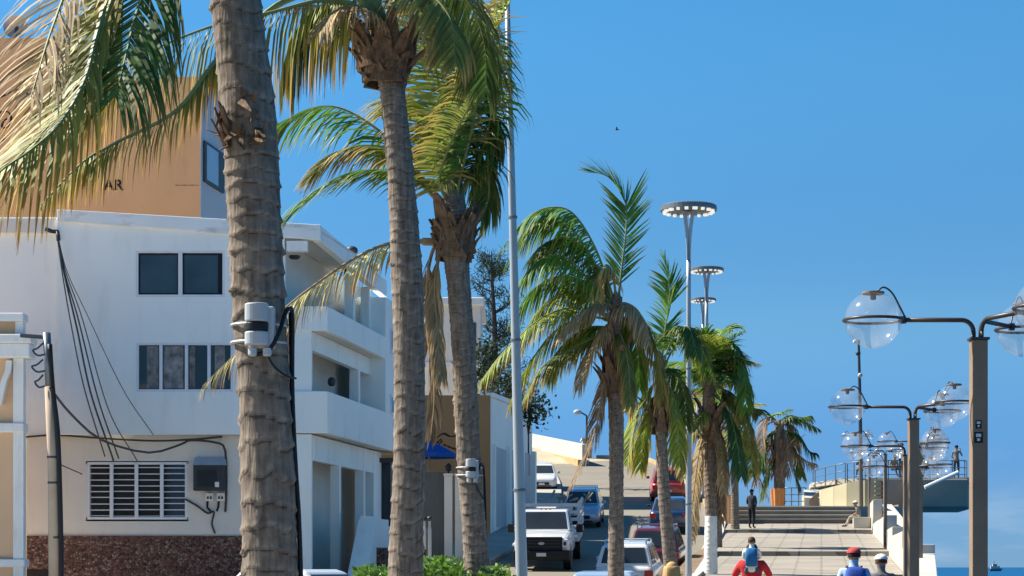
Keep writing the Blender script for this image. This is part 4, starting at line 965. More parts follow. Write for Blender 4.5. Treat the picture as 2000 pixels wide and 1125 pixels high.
# fourth palm
DD4 = 40.0
p4 = thing('palm_tree', (X(1203,DD4), DD4, 0.5), 'fourth palm with one upright green frond and a brown skirt', 'palm tree', GP)
trunk_mesh(p4, [(1204,1260,DD4,40),(1203,1125,DD4,33),(1204,950,DD4,28),(1203,800,DD4,31),(1198,720,DD4,34),(1200,640,DD4,30),(1205,580,DD4,22)], 0.10, 20, 0.016, 4.0)
t4 = P(1203, 610, DD4)
leaf_bases(p4, P(1200,690,DD4), 0.15, 0.17, 0.9, 16, 10, out=0.5, ln=0.5)
f4_ = [
 ([(1206,600),(1214,530),(1224,434),(1218,385),(1188,346),(1150,334)], 0.2, 'green', 0.62, 0.08, 0.10, 51),
 ([(1196,590),(1160,510),(1107,434),(1070,423),(1034,445),(995,510)], 0.5, 'green', 0.75, 1.4, 0.35, 52),
 ([(1196,600),(1150,545),(1100,500),(1050,510),(1010,560)], -0.7, 'green', 0.70, 1.5, 0.35, 53),
 ([(1196,605),(1160,575),(1110,568),(1070,588),(1038,626),(1018,670)], 0.2, 'yellow', 0.75, 1.7, 0.3, 54),
 ([(1196,620),(1130,600),(1060,620),(990,680),(940,745)], -1.0, 'yellow', 0.62, 1.6, 0.3, 55),
 ([(1198,650),(1160,660),(1107,687),(1059,716),(1026,780)], -0.5, 'olive', 0.62, 1.6, 0.4, 56),
 ([(1200,610),(1240,605),(1270,650),(1290,720),(1296,780)], 0.3, 'olive', 0.60, 1.5, 0.3, 57),
 ([(1200,600),(1222,592),(1250,612),(1268,670)], -0.6, 'dry', 0.50, 1.4, 0.4, 58),
 ([(1196,700),(1178,760),(1160,850),(1112,955)], -0.4, 'brown', 0.50, 1.3, 0.3, 59),
 ([(1200,600),(1170,592),(1130,615),(1090,660)], -0.9, 'dry', 0.50, 1.3, 0.5, 61),
 ([(1205,590),(1195,530),(1180,520),(1172,560),(1168,600)], -0.3, 'straw', 0.45, 1.4, 0.3, 62),
 ([(1196,640),(1150,640),(1105,670),(1070,740)], 0.8, 'green', 0.65, 1.6, 0.3, 63),
 ([(1202,620),(1225,625),(1245,680),(1250,760)], 0.8, 'green', 0.60, 1.5, 0.2, 64),
 ([(1196,600),(1150,500),(1115,465),(1075,470),(1035,510)], 1.0, 'dark', 0.70, 1.4, 0.4, 65),
 ([(1200,630),(1180,640),(1150,690),(1130,760)], -0.6, 'dry', 0.50, 1.5, 0.3, 66),
 ([(1200,640),(1215,660),(1228,720),(1232,790)], -0.5, 'olive', 0.50, 1.6, 0.2, 67),
 ([(1198,590),(1165,490),(1120,418),(1075,405),(1030,425),(985,480)], -0.4, 'green', 0.70, 1.2, 0.5, 68),
 ([(1196,600),(1150,555),(1095,540),(1050,560),(1005,620)], 0.9, 'green', 0.72, 1.5, 0.4, 69),
 ([(1196,625),(1140,620),(1080,650),(1030,720),(1000,790)], 0.6, 'yellow', 0.65, 1.6, 0.3, 70),
]
for lst, dd, kd, lf, g, wv, sdv in f4_:
    frond(p4, PX(lst, DD4, dd), kd, lf*1.1, 92, g, wv, 0.040, fwd=0.95 if sdv == 51 else 0.45, start=0.14, rr=0.022, seed=sdv, dry_r=kd in ('dry','brown','straw'), ragged=0.3 if kd in ('dry','brown') else 0.1)

# fifth palm
DD5 = 50.0
p5 = thing('palm_tree', (X(1302,DD5), DD5, 0.9), 'slender fifth palm with yellowing low fronds just left of the tall ring lamp', 'palm tree', GP)
trunk_mesh(p5, [(1318,1210,DD5,32),(1309,1100,DD5,28),(1296,950,DD5,24),(1291,830,DD5,23),(1290,760,DD5,20),(1291,700,DD5,15)], 0.11, 18, 0.016, 5.0)
leaf_bases(p5, P(1290,790,DD5), 0.13, 0.13, 0.8, 12, 12, out=0.5, ln=0.55)
f5_ = [
 ([(1291,720),(1300,640),(1308,570),(1298,500)], 0.2, 'green', 0.55, 0.2, 0.25, 71),
 ([(1288,700),(1255,650),(1215,680),(1200,760)], 0.5, 'dark', 0.7, 0.9, 0.4, 72),
 ([(1287,740),(1262,770),(1236,830),(1225,905)], -0.4, 'yellow', 0.65, 1.2, 0.2, 73),
 ([(1287,750),(1270,800),(1258,860),(1250,915)], 0.5, 'yellow', 0.6, 1.2, 0.2, 74),
 ([(1294,720),(1330,660),(1365,670),(1390,730)], 0.4, 'green', 0.7, 0.8, 0.3, 75),
 ([(1294,740),(1315,770),(1325,840),(1328,910)], -0.3, 'yellow', 0.6, 1.2, 0.2, 76),
 ([(1290,720),(1260,700),(1235,740),(1225,800)], -0.6, 'olive', 0.7, 0.9, 0.4, 77),
 ([(1292,700),(1270,640),(1230,620),(1195,650)], 0.8, 'olive', 0.65, 0.9, 0.5, 78),
 ([(1293,710),(1320,650),(1345,640),(1360,690)], -0.7, 'dark', 0.65, 0.8, 0.3, 79),
 ([(1292,740),(1308,720),(1335,760),(1340,830)], 0.7, 'dark', 0.6, 1.0, 0.2, 80),
]
for lst, dd, kd, lf, g, wv, sdv in f5_:
    frond(p5, PX(lst, DD5, dd), kd, lf*1.15, 74, g, wv*1.3, 0.05, fwd=0.95 if sdv == 71 else 0.45, start=0.14, rr=0.022, seed=sdv, dry_r=kd in ('dry','brown','straw'))

# sixth palm: lime washed foot, bushy, with a skirt of dead fronds
DD6 = 56.0
p6 = thing('palm_tree', (X(1389,DD6), DD6, 1.4), 'bushy palm with white painted trunk foot and dead frond skirt beside the promenade', 'palm tree', GP)
trunk_mesh(p6, [(1389,1010,DD6,23),(1386,900,DD6,26),(1384,800,DD6,26),(1386,730,DD6,20)], 0.12, 18, 0.016, 6.0)
trunk_mesh(p6, [(1387,1135,DD6,30),(1388,1080,DD6,26),(1389,1008,DD6,24)], 0.12, 18, 0.014, 6.5, name='painted_foot', m=M_whitepaint)
t6 = P(1388, 745, DD6)
leaf_bases(p6, P(1386,800,DD6), 0.17, 0.20, 1.2, 18, 13, out=0.6, ln=0.5)
f6_ = [
 ([(1396,755),(1436,775),(1462,840),(1470,930)], 0.4, 'olive', 0.75, 0.8, 0.35, 91),
 ([(1396,720),(1430,670),(1452,720),(1458,800)], -0.5, 'green', 0.7, 0.9, 0.3, 92),
 ([(1398,770),(1425,810),(1440,870),(1448,930)], -0.5, 'dark', 0.7, 1.0, 0.2, 93),
 ([(1395,740),(1440,790),(1475,798),(1490,800)], 0.6, 'dark', 0.5, 1.0, 0.2, 94),
 ([(1380,830),(1366,880),(1356,950),(1350,1010)], -0.6, 'dry', 0.5, 1.4, 0.1, 95),
 ([(1392,840),(1400,900),(1406,960),(1410,1020)], 0.1, 'brown', 0.45, 1.4, 0.1, 97),
 ([(1386,830),(1378,890),(1362,940),(1352,1060)], 0.7, 'dry', 0.5, 1.4, 0.1, 98),
 ([(1388,750),(1396,690),(1410,650),(1432,640)], 0.4, 'green', 0.6, 0.5, 0.3, 99),
 ([(1386,740),(1380,680),(1370,650),(1345,640)], -0.4, 'green', 0.6, 0.5, 0.4, 100),
 ([(1386,750),(1360,720),(1335,760),(1328,850)], 0.4, 'dark', 0.65, 0.9, 0.3, 101),
 ([(1388,740),(1410,690),(1436,690),(1446,760)], 0.9, 'yellow', 0.65, 0.9, 0.3, 102),
 ([(1386,800),(1370,810),(1345,860),(1338,930)], -0.8, 'olive', 0.6, 1.1, 0.2, 104),
 ([(1390,800),(1404,840),(1412,900),(1414,960)], -0.4, 'dry', 0.5, 1.3, 0.1, 105),
]
for lst, dd, kd, lf, g, wv, sdv in f6_:
    frond(p6, PX(lst, DD6, dd), kd, lf*1.12, 70, g, wv, 0.055, 0.12, rr=0.024, seed=sdv, dry_r=kd in ('dry','brown','straw'))
for i in range(18):
    rfrond(p6, t6, R.uniform(0,6.28), R.uniform(0.4,1.3), R.uniform(1.2,1.8), ['green','green','green','yellow','dark'][i%5], 0.65, 52, 1.4, seed=600+i, wind=0.35, width=0.05)

for (pxx, DD, cy, lab, sd0) in ((1400, 73.0, 775, 'palm mostly hidden behind the bushy palm with the painted foot', 700), (1436, 92.0, 845, 'drooping palm left of the standing man in black', 800)):
    pz_ = thing('palm_tree', (X(pxx,DD), DD, zp(DD)-0.3), lab, 'palm tree', GP)
    yb_ = HOR - (zp(DD)-0.3-EYE)*F/DD
    trunk_mesh(pz_, [(pxx,yb_,DD,0.42*F/DD),(pxx-1,(yb_+cy)/2,DD,0.34*F/DD),(pxx,cy,DD,0.28*F/DD)], 0.12, 16, 0.016, sd0/100)
    leaf_bases(pz_, P(pxx,cy+8,DD), 0.17, 0.2, 1.0, 12, sd0, out=0.6, ln=0.5)
    for i in range(15):
        rfrond(pz_, P(pxx,cy,DD), i*2.4+0.5, [1.1,0.7,0.3,-0.1,-0.6][i%5], R.uniform(1.5,2.2), ['olive','green','dark','dry','yellow','brown'][i%6], 0.6, 46, 1.7, seed=sd0+i, wind=0.3, width=0.055)
# small palm in the orange planter at the top of the steps
DD7 = 104.0
p7 = thing('palm_tree', (X(1522,DD7), DD7, ESP+0.5), 'short ragged palm growing behind the orange planter at the head of the steps', 'palm tree')
trunk_mesh(p7, [(1523,985,DD7,22),(1522,900,DD7,22),(1522,850,DD7,20),(1524,820,DD7,16)], 0.15, 16, 0.025, 7.0)
t7 = P(1524, 832, DD7)
leaf_bases(p7, P(1523,880,DD7), 0.3, 0.34, 1.3, 16, 14, out=0.8, ln=0.7)
f7_ = [
 ([(1528,825),(1555,818),(1580,828),(1600,838)], 0.2, 'dark', 0.45, 0.9, 0.1, 111),
 ([(1526,840),(1560,850),(1580,880),(1595,885)], -0.5, 'dark', 0.5, 1.2, 0.1, 112),
 ([(1526,860),(1550,880),(1575,900),(1592,905)], 0.4, 'brown', 0.5, 1.2, 0.1, 113),
 ([(1526,870),(1545,900),(1556,930),(1562,955)], -0.2, 'dark', 0.55, 1.2, 0.1, 114),
 ([(1518,850),(1500,880),(1480,930),(1500,970)], 0.2, 'brown', 0.6, 1.2, 0.1, 115),
 ([(1518,840),(1500,850),(1490,880),(1488,920)], -0.4, 'dark', 0.6, 1.2, 0.1, 116),
 ([(1520,825),(1508,812),(1525,806),(1540,800)], 0.3, 'green', 0.5, 0.5, 0.3, 117),
 ([(1518,830),(1500,815),(1490,840),(1486,880)], -0.6, 'brown', 0.6, 1.0, 0.2, 118),
 ([(1525,830),(1545,830),(1552,860),(1550,900)], 0.8, 'brown', 0.6, 1.2, 0.1, 119),
 ([(1525,830),(1536,850),(1538,890),(1536,930)], -0.7, 'brown', 0.6, 1.3, 0.1, 120),
 ([(1520,835),(1506,850),(1508,890),(1510,930)], 0.7, 'brown', 0.6, 1.3, 0.1, 121),
 ([(1522,880),(1505,910),(1496,940),(1488,975)], -0.2, 'dark', 0.55, 1.2, 0.1, 122),
 ([(1522,825),(1540,812),(1565,815),(1582,812)], -0.5, 'dark', 0.5, 1.0, 0.1, 123),
 ([(1526,860),(1545,870),(1560,905),(1566,930)], 0.9, 'dark', 0.55, 1.2, 0.1, 124),
]
for lst, dd, kd, lf, g, wv, sdv in f7_:
    frond(p7, PX(lst, DD7, dd), kd, lf*1.5, 44, g, wv, 0.085, 0.1, rr=0.035, seed=sdv, dry_r=kd in ('dry','brown'))
pot = thing('planter_pot', (X(1519,103), 103, ESP), 'fluted orange planter pot at the head of the steps', 'planter')
b = MB(); n = 36; prof = [(0.30,0),(0.33,0.5),(0.36,1.0),(0.33,1.0),(0.30,0.85)]; vs = []
for r, z in prof:
    for k in range(n):
        a = 2*math.pi*k/n; q = r*(1 + 0.09*math.cos(a*9)); vs.append((X(1519,103)+q*math.cos(a), 103+q*math.sin(a), ESP+z))
b.add(vs, [(i*n+k, i*n+(k+1)%n, (i+1)*n+(k+1)%n, (i+1)*n+k) for i in range(4) for k in range(n)]); b.build('pot', M_pot, pot)
b = MB(); b.lathe([(0.3,0.84),(0.001,0.9)], (X(1519,103),103,ESP), 20); b.build('soil', M_soil, pot)

# sensor boxes strapped to trunks
def sensor(parent_label, cx, cy, D, w, h, r_trunk, small=False):
    t = thing('sensor_box', tuple(P(cx, cy+h/2, D-r_trunk)), parent_label, 'sensor', 'sensor boxes strapped to palm trunks')
    y = D - r_trunk - 0.02; Dn = y - 0.08; q = lambda a, c: (X(a, Dn), Z(c, Dn))
    x0, z0 = q(cx-w*0.42, cy+h*0.45); x1, z1 = q(cx+w*0.5, cy-h*0.45)
    b = MB(); b.box(x0+0.02, x1, y-0.03, y+0.05, z0, z1); b.build('back_plate', M_grey, t, bevel=0.012)
    r = (x1-x0)*0.42; cxm = x0 + (x1-x0)*0.40
    def half(za, zb, m, name, rr=r):
        b = MB(); n = 12; pts = []
        for k in range(n+1):
            a = math.pi + math.pi*k/n; pts.append((cxm + rr*math.cos(a), y-0.03 + rr*0.9*math.sin(a)))
        b.prism(pts, za, zb); return b.build(name, m, t, bevel=0.01)
    hh = z1-z0
    half(z0+hh*0.62, z1+hh*0.06, M_grey, 'upper_housing'); half(z0+hh*0.40, z0+hh*0.62-0.002, M_black, 'lens_band', r*0.97); half(z0+hh*0.06, z0+hh*0.40-0.002, M_grey, 'lower_housing')
    for dx in (0.25, 0.75):
        b = MB(); b.lathe([(0.02,0),(0.028,0.01),(0.028,0.05)], (x0+(x1-x0)*dx, y-0.03, z0-0.05), 10); b.build('gland', M_grey, t)
    for zz in ((z0+hh*0.62), (z0+hh*0.2)):
        b = MB(); n = 24; pts = [(X(cx+22*(0 if small else 1),D)*0 + ptx, pty) for ptx, pty in []]
        ring = []
        cxx = TR[D][0](cy)
        for k in range(n+1):
            a = 2*math.pi*k/n; ring.append(Vector((cxx + (r_trunk+0.004)*math.cos(a), D + (r_trunk+0.004)*math.sin(a), zz)))
        b.tube(ring, 0.010, 5); b.build('strap', M_grey, t)
    return t, x0, x1, y, z0, z1
TR = {D1: (lambda y: X(506, D1),), DD3: (lambda y: X(917, DD3),)}
t, x0, x1, y, z0, z1 = sensor('grey sensor box with black band strapped on the nearest palm', 503, 637, D1, 62, 92, 0.172)
b = MB(); b.tube(catmull([(x0+0.1,y,z0-0.03), P(500,692,D1-0.2), P(525,684,D1-0.22), P(545,650,D1-0.2), P(556,615,D1-0.12), P(565,603,D1-0.05), P(571,620,D1), P(571,760,D1), P(577,900,D1), P(584,1010,D1), P(588,1125,D1), P(592,1300,D1), P(596,1530,D1)], 60), 0.014, 6); b.build('cable', M_black, t, smooth=True)
b = MB(); b.tube(catmull([P(520,688,D1-0.2), P(535,715,D1-0.2), P(560,734,D1-0.14), P(578,739,D1-0.02)], 20), 0.007, 5); b.build('thin_cable', M_black, t)
b = MB(); b.tube([P(566,610,D1+0.02), P(569,760,D1+0.02), P(574,900,D1+0.02), P(581,1010,D1+0.02), P(586,1125,D1+0.02), P(594,1530,D1+0.02)], 0.010, 6); b.build('conduit', M_black, t)
t, x0, x1, y, z0, z1 = sensor('small grey sensor box with black band on the third palm', 921, 916, DD3, 27, 40, 0.155, True)
b = MB(); b.tube(catmull([(x1,y,z0+0.1), P(940,906,DD3-0.1), P(945,920,DD3), P(948,1000,DD3), P(950,1090,DD3), P(958,1350,DD3)], 24), 0.014, 6); b.build('cable', M_black, t)
b = MB(); b.tube(catmull([P(924,935,DD3-0.17), P(932,952,DD3-0.16), P(944,975,DD3-0.1)], 10), 0.008, 5); b.build('thin_cable', M_black, t)

# ------------------------------------------------------------------ hedge and the dark casuarina
rd = random.Random(3)
hd = thing('clipped_hedge', (X(850,26), 26, 0.1), 'low clipped green hedge between the palm trunks at the bottom edge', 'hedge')
b = MB(); b.uv = []
for i in range(9000):
    u = rd.random(); x = X(684, 25.5) + (X(1012,25.5)-X(684,25.5))*u
    y = 25.5 + rd.uniform(-0.9, 1.4)
    topz = 1.62 + 0.07*math.sin(x*5)+0.05*math.sin(x*13+y*3) - 0.35*max(0, (abs(u-0.5)-0.38)/0.12)**2
    z = topz - abs(rd.gauss(0, 0.28)) if rd.random() < 0.6 else rd.uniform(0.1, topz)
    if z < 0.05: z = 0.1
    d = Vector((rd.gauss(0,1), rd.gauss(0,1)-0.3, rd.gauss(0.4,0.7))).normalized(); s = rd.uniform(0.05, 0.10)
    w = d.cross(Vector((rd.gauss(0,1), rd.gauss(0,1), rd.gauss(0,1)))).normalized()*s*0.3; p = Vector((x,y,z)); v = rd.random()
    b.add([p, p+d*s*0.5+w, p+d*s, p+d*s*0.5-w], [(0,1,2,3)]); b.uv += [(0,v),(0.5,v),(1,v),(0.5,v)]
b.build('foliage', M_hedge, hd)
for i in range(14):
    x = X(690,25.5)+i*0.15; b = MB(); b.tube([(x,25.6,0.0),(x+rd.uniform(-.1,.1),25.6,0.7),(x+rd.uniform(-.2,.2),25.6+rd.uniform(-.3,.3),1.3)], [0.03,0.02,0.01], 5); b.build('stem', M_casbark, hd)

DC = 122.0
ct = thing('casuarina_tree', (X(965,DC), DC, 6), 'dark wispy casuarina tree behind the grey lamp pole', 'tree')
b = MB(); limbs = []
b.tube([(X(972,DC),DC,5), P(968,760,DC), P(966,640,DC), P(962,560,DC), P(960,490,DC)], [0.28,0.22,0.16,0.1,0.03], 8)
for i in range(36):
    y = rd.uniform(500, 790); st_ = P(962 + (y-490)*0.035, y, DC); side = rd.choice((-1,1)); l = rd.uniform(0.7,1.9)*(0.5+(y-480)/350)
    e = st_ + Vector((side*l*rd.uniform(.5,1), rd.uniform(-l,l)*0.7, l*rd.uniform(0.35,0.9))); mid = st_.lerp(e,0.5)+Vector((0,0,-0.1))
    b.tube([st_, mid, e], [0.06,0.04,0.012], 5); limbs.append((st_, mid, e))
b.build('trunk', M_casbark, ct)
b = MB(); b.uv = []
for st_, mid, e in limbs:
    for k in range(80):
        t = rd.uniform(0.3, 1.08); p = mid.lerp(e, t*2-1) if t > 0.5 else st_.lerp(mid, t*2)
        p = p + Vector((rd.gauss(0,.22), rd.gauss(0,.22), rd.gauss(0,.2)))
        d = Vector((rd.gauss(-0.25,.5), rd.gauss(0,.5), rd.gauss(0.25,.6))).normalized(); s = rd.uniform(0.18, 0.5)
        w = d.cross(Vector((0.1,1,0.2))).normalized()*0.02; v = rd.random()
        b.add([p-w, p+w, p+d*s+w*0.3, p+d*s-w*0.3], [(0,1,2,3)]); b.uv += [(0,v),(0,v),(1,v),(1,v)]
b.build('crown', M_cas, ct)
# leafy shrub tops beside the ochre building
sb = thing('roadside_shrub', (X(985,100), 100, 6), 'green shrub spilling over the white side wall behind the grey pole', 'shrub')
b = MB(); b.uv = []
for i in range(2600):
    c = rd.choice([P(990,752,100), P(1012,782,100), P(955,690,102), P(945,730,102), P(1040,800,98)])
    p = c + Vector((rd.gauss(0,.45), rd.gauss(0,.5), rd.gauss(0,.38)))
    d = Vector((rd.gauss(0,1), rd.gauss(0,1), rd.gauss(0.2,1))).normalized(); s = rd.uniform(0.12,0.28)
    w = d.cross(Vector((rd.gauss(0,1), rd.gauss(0,1), rd.gauss(0,1)))).normalized()*s*0.3; v = rd.random()
    b.add([p, p+d*s*0.5+w, p+d*s, p+d*s*0.5-w], [(0,1,2,3)]); b.uv += [(0,v),(0.5,v),(1,v),(0.5,v)]
b.build('foliage', M_cas, sb)
b = MB()
for (a, c) in (((985,800),(990,752)),((1000,830),(1012,782)),((950,800),(955,690)),((948,800),(945,730)),((1030,850),(1040,800))): b.tube([P(a[0],a[1],101)-Vector((0,0,2)), P(a[0],a[1],101), P(c[0],c[1],100)], [0.12,0.1,0.03], 6)
b.build('stems', M_casbark, sb)

# ------------------------------------------------------------------ globe lamps along the sea side
def globe_lamp():
    """local coordinates: foot at the origin; three bent arms carry clear globes"""
    t = thing('globe_lamp', (0,0,0), 'x', 'street lamp', 'globe lamps along the sea side')
    Hh = 3.22                                                            # post top
    b = MB(); b.prism([(-.055,-.055),(.055,-.055),(.055,.055),(-.055,.055)], -1.2, Hh); b.build('post', M_post, t, bevel=0.006)
    b = MB(); b.prism([(-.066,-.066),(.066,-.066),(.066,.066),(-.066,.066)], Hh+0.001, Hh+0.018); b.build('cap_plate', M_arm, t)
    for ang in (180, -67, 51):
        a = math.radians(ang); u = Vector((math.cos(a), math.sin(a), 0)); r0 = 0.035
        pts = [u*r0 + Vector((0,0,Hh)), u*r0 + Vector((0,0,Hh+0.06))]
        for k in range(7):
            th = math.pi/2*k/6; pts.append(u*(r0+0.085*(1-math.cos(th))) + Vector((0,0,Hh+0.06+0.085*math.sin(th))))
        pts.append(u*0.545 + Vector((0,0,Hh+0.145)))
        b = MB(); b.tube(pts, 0.017, 8); arm = b.build('arm', M_arm, t, smooth=True)
        c = u*0.745 + Vector((0,0,Hh+0.145)); R_ = 0.2
        b = MB(); n = 32; ring = [c + Vector((math.cos(2*math.pi*k/n), math.sin(2*math.pi*k/n), 0))*(R_+0.008) for k in range(n+1)]
        b.tube(ring, 0.0115, 6, cap=False); b.build('ring', M_arm, arm, smooth=True)
        b = MB(); b.ball(c, R_, n=32, m=20, z0=-0.9999, z1=0.93); b.build('globe', M_globe, arm, smooth=True)
        b = MB(); b.lathe([(0.074,0.182),(0.08,0.186),(0.08,0.198),(0.03,0.204),(0.001,0.205)], c, 18); b.lathe([(0.001,0.14),(0.02,0.145),(0.022,0.183)], c, 10)
        b.build('lid', M_post, arm, smooth=False)
        e = c - u*0.2
        cb_ = catmull([c + Vector((0,0,0.205)) - u*0.03, c + Vector((0,0,0.232)) - u*0.075, c + Vector((0,0,0.19)) - u*0.135, c + Vector((0,0,0.08)) - u*0.195, e + Vector((0,0,0.01)) - u*0.03], 16)
        b = MB(); b.tube(cb_, 0.007, 6); b.build('feed_cable', M_arm, arm, smooth=True)
        b = MB(); b.lathe([(0.024,-0.025),(0.024,0.025)], e - u*0.01, 8); b.build('collar', M_arm, arm)
    return t
lamp0 = globe_lamp()
LAMPS = [
 (1911, 14.5, 625, 'nearest globe lamp, tall brown post with two small stickers at the right edge'),
 (1784, 23.0, 795, 'second nearest globe lamp with brown post, left of the stickered post'),
 (1772, 29.6, 871, 'third nearest globe lamp, its post just behind the second lamp'),
 (1786, 37.0, 911, 'fourth globe lamp whose low globes overlap the lookout wall'),
 (1797, 46.0, 862, 'fifth globe lamp, mostly hidden behind the second post'),
 (1729, 72.0, 880, 'thin distant globe lamp standing on the stepped white parapet'),
 (1698, 95.0, 884, 'far globe lamp beside the seated man in the white cap'),
 (1681, 101.0, 851, 'farthest globe lamp at the head of the steps by the lookout'),
]
for i, (px, D, py, lab) in enumerate(LAMPS):
    o = lamp0 if i == 0 else copy_tree(lamp0)
    zb = Z(py, D) - 3.365
    o.location = (X(px, D), D, zb); o['label'] = lab
    o.rotation_euler = (0, 0, math.radians([0,2,-3,3,-2,4,0,-4][i]))
    if i == 0:
        c = o
for (za, zb, w) in ((838, 822, 0.021), (866, 845, 0.03)):
    zA = Z(za, 14.5) - lamp0.location.z; zB = Z(zb, 14.5) - lamp0.location.z
    b = MB(); b.box(-0.012-w, -0.012+w, -0.058, -0.0555, zA, zB); s = b.build('sticker', M_black, lamp0)
    b = MB(); b.box(-0.012-w*0.6, -0.012+w*0.6, -0.0595, -0.0582, zA+(zB-zA)*0.55, zA+(zB-zA)*0.85); b.box(-0.012-w*0.35, -0.012+w*0.35, -0.0595, -0.0582, zA+(zB-zA)*0.18, zA+(zB-zA)*0.42); b.build('print', M_plate, s)

# ------------------------------------------------------------------ tall ring lamps
def ring_lamp(name_label, foot, head, rb=0.085, rt=0.06, ring_r=0.70):
    t = thing('ring_lamp', foot, name_label, 'street lamp', 'tall ring lamps on grey poles')
    f = Vector(foot); h = Vector(head); ax = (h-f)
    stem_top = f + ax*(1 - 1.25/ax.length)
    b = MB(); n = 14; ks = [f.lerp(stem_top, k/(n-1)) for k in range(n)]; b.tube(ks, [rb+(rt-rb)*k/(n-1) for k in range(n)], 14); b.build('pole', M_pole, t, smooth=True)
    for fr in (0.28, 0.5, 0.68):
        c = f.lerp(stem_top, fr); r = rb+(rt-rb)*fr
        b = MB(); b.lathe([(r+0.004,-0.02),(r+0.012,-0.015),(r+0.012,0.015),(r+0.004,0.02)], c, 14); b.build('band', M_rail, t)
    # flared forked neck
    for sx in (-1, 1):
        b = MB(); vs = []
        for k in range(7):
            u = k/6; c = stem_top.lerp(h, u); off = sx*(0.012 + 0.10*u**2.2); w = rt*(1.1+0.35*u); th = rt*(1-0.3*u)
            vs += [c+Vector((off-w*0.6,-th,0)), c+Vector((off+w*0.6,-th,0)), c+Vector((off+w*0.6,th,0)), c+Vector((off-w*0.6,th,0))]
        b.add(vs, [(0,3,2,1),(24,25,26,27)] + [(k*4+q, k*4+(q+1)%4, (k+1)*4+(q+1)%4, (k+1)*4+q) for k in range(6) for q in range(4)]); b.build('neck_blade', M_pole, t)
    b = MB(); b.lathe([(0.08,0.0),(0.30,0.03),(ring_r-0.02,0.05),(ring_r,0.07),(ring_r,0.115),(ring_r-0.04,0.14),(0.2,0.165),(0.001,0.17)], h, 40); b.build('canopy_disc', M_rail, t, smooth=False)
    b = MB(); b.lathe([(ring_r-0.005,0.0),(ring_r+0.006,0.0),(ring_r+0.006,0.072),(ring_r-0.005,0.072)], h, 40); b.build('rim', M_rail, t)
    for k in range(18):
        a = 2*math.pi*k/18; c = h + Vector((math.cos(a), math.sin(a), 0))*(ring_r-0.09); ta = Vector((-math.sin(a), math.cos(a), 0)); ra = Vector((math.cos(a), math.sin(a), 0))
        q = [c+ta*sx*(0.03+0.014*(k%3))+ra*sy*0.04+Vector((0,0,z)) for z in (-0.06, 0.047) for sx, sy in ((-1,-1),(1,-1),(1,1),(-1,1))]
        b = MB(); b.hexa(q); b.build('led_module', M_led, t)
    return t
ring_lamp('nearest grey lamp pole, leaning slightly, its ring above the picture', (X(1024,28), 28, 0.05), tuple(P(986,-180,28)), 0.092, 0.035)
ring_lamp('tall grey ring lamp standing clear against the sky', (X(1345,52), 52, 0.8), tuple(P(1345,412,52)), 0.085, 0.055, 0.71)
ring_lamp('middle distance ring lamp showing just right of the tall one', (X(1380,85), 85, 2.2), tuple(P(1380,530,85)), 0.085, 0.07, 0.71)
ring_lamp('farthest ring lamp, lowest of the three rings', (X(1373,112), 112, 4.0), tuple(P(1373,588,112)), 0.085, 0.07, 0.71)
# thin black camera mast by the lookout
cm = thing('camera_mast', (X(1682,101.5), 101.5, ESP), 'thin black mast with small cameras rising above the lookout', 'mast')
b = MB(); b.tube([(X(1682,101.5),101.5,ESP), P(1680,800,101.5), P(1677,664,101.5)], [0.10,0.09,0.06], 8); b.build('mast', M_dark, cm)
for (x, y, r, m) in ((1670,667,0.11,M_trim),(1676,690,0.13,M_dark),(1680,733,0.12,M_grey)):
    b = MB(); b.ball(P(x,y,101.3), r, n=10, m=6); b.tube([P(x,y,101.3), P(1678,y,101.5)], 0.03, 5); b.build('camera_housing', m, cm, smooth=True)
# slim pole near the orange pillar, hillside street light
sp = thing('slim_post', (X(1410,100), 100, 4.4), 'slim dark post behind the orange pillar at the left of the steps', 'post')
b = MB(); b.tube([(X(1410,100),100,4.0), P(1409,850,100)], 0.07, 8); b.build('shaft', M_dark, sp); b = MB(); b.tube([(X(1413.5,100.2),100.2,4.0), P(1412.5,850,100.2)], 0.05, 8); b.build('conduit', M_trim, sp)
hl = thing('hill_street_lamp', tuple(P(1146,875,150)), 'small street lamp on the hilltop under the fourth palm', 'street lamp')
b = MB(); b.tube([P(1146,900,149), P(1146,812,149)], 0.08, 6); b.tube([P(1146,812,149), P(1130,803,149)], 0.06, 6); b.build('pole', M_dark, hl)
b = MB(); b.ball(P(1128,805,149), 0.3, 0.2, 0.2, 10, 6); b.build('lamp_head', M_grey, hl, smooth=True)

# ------------------------------------------------------------------ lookout, parapets, rails
def rail_run(name, label, pts, h, rails=(1.0, 0.62, 0.25), r=0.028, every=1):
    t = thing(name, tuple(pts[0]), label, 'railing')
    for k, fr in enumerate(rails):
        b = MB(); b.tube([p + Vector((0,0,h*fr)) for p in pts], r if k == 0 else r*0.75, 6); b.build('rail', M_rail, t, smooth=True)
    for i, p in enumerate(pts):
        if i % every == 0 or i == len(pts)-1:
            b = MB(); b.tube([p - Vector((0,0,0.05)), p + Vector((0,0,h))], r, 6); b.build('post', M_rail, t)
    return t
LZ = 6.15
lk = thing('lookout', (X(1760,108), 108, ESP), 'concrete lookout terrace with olive panels and a dark overhanging slab', 'lookout')
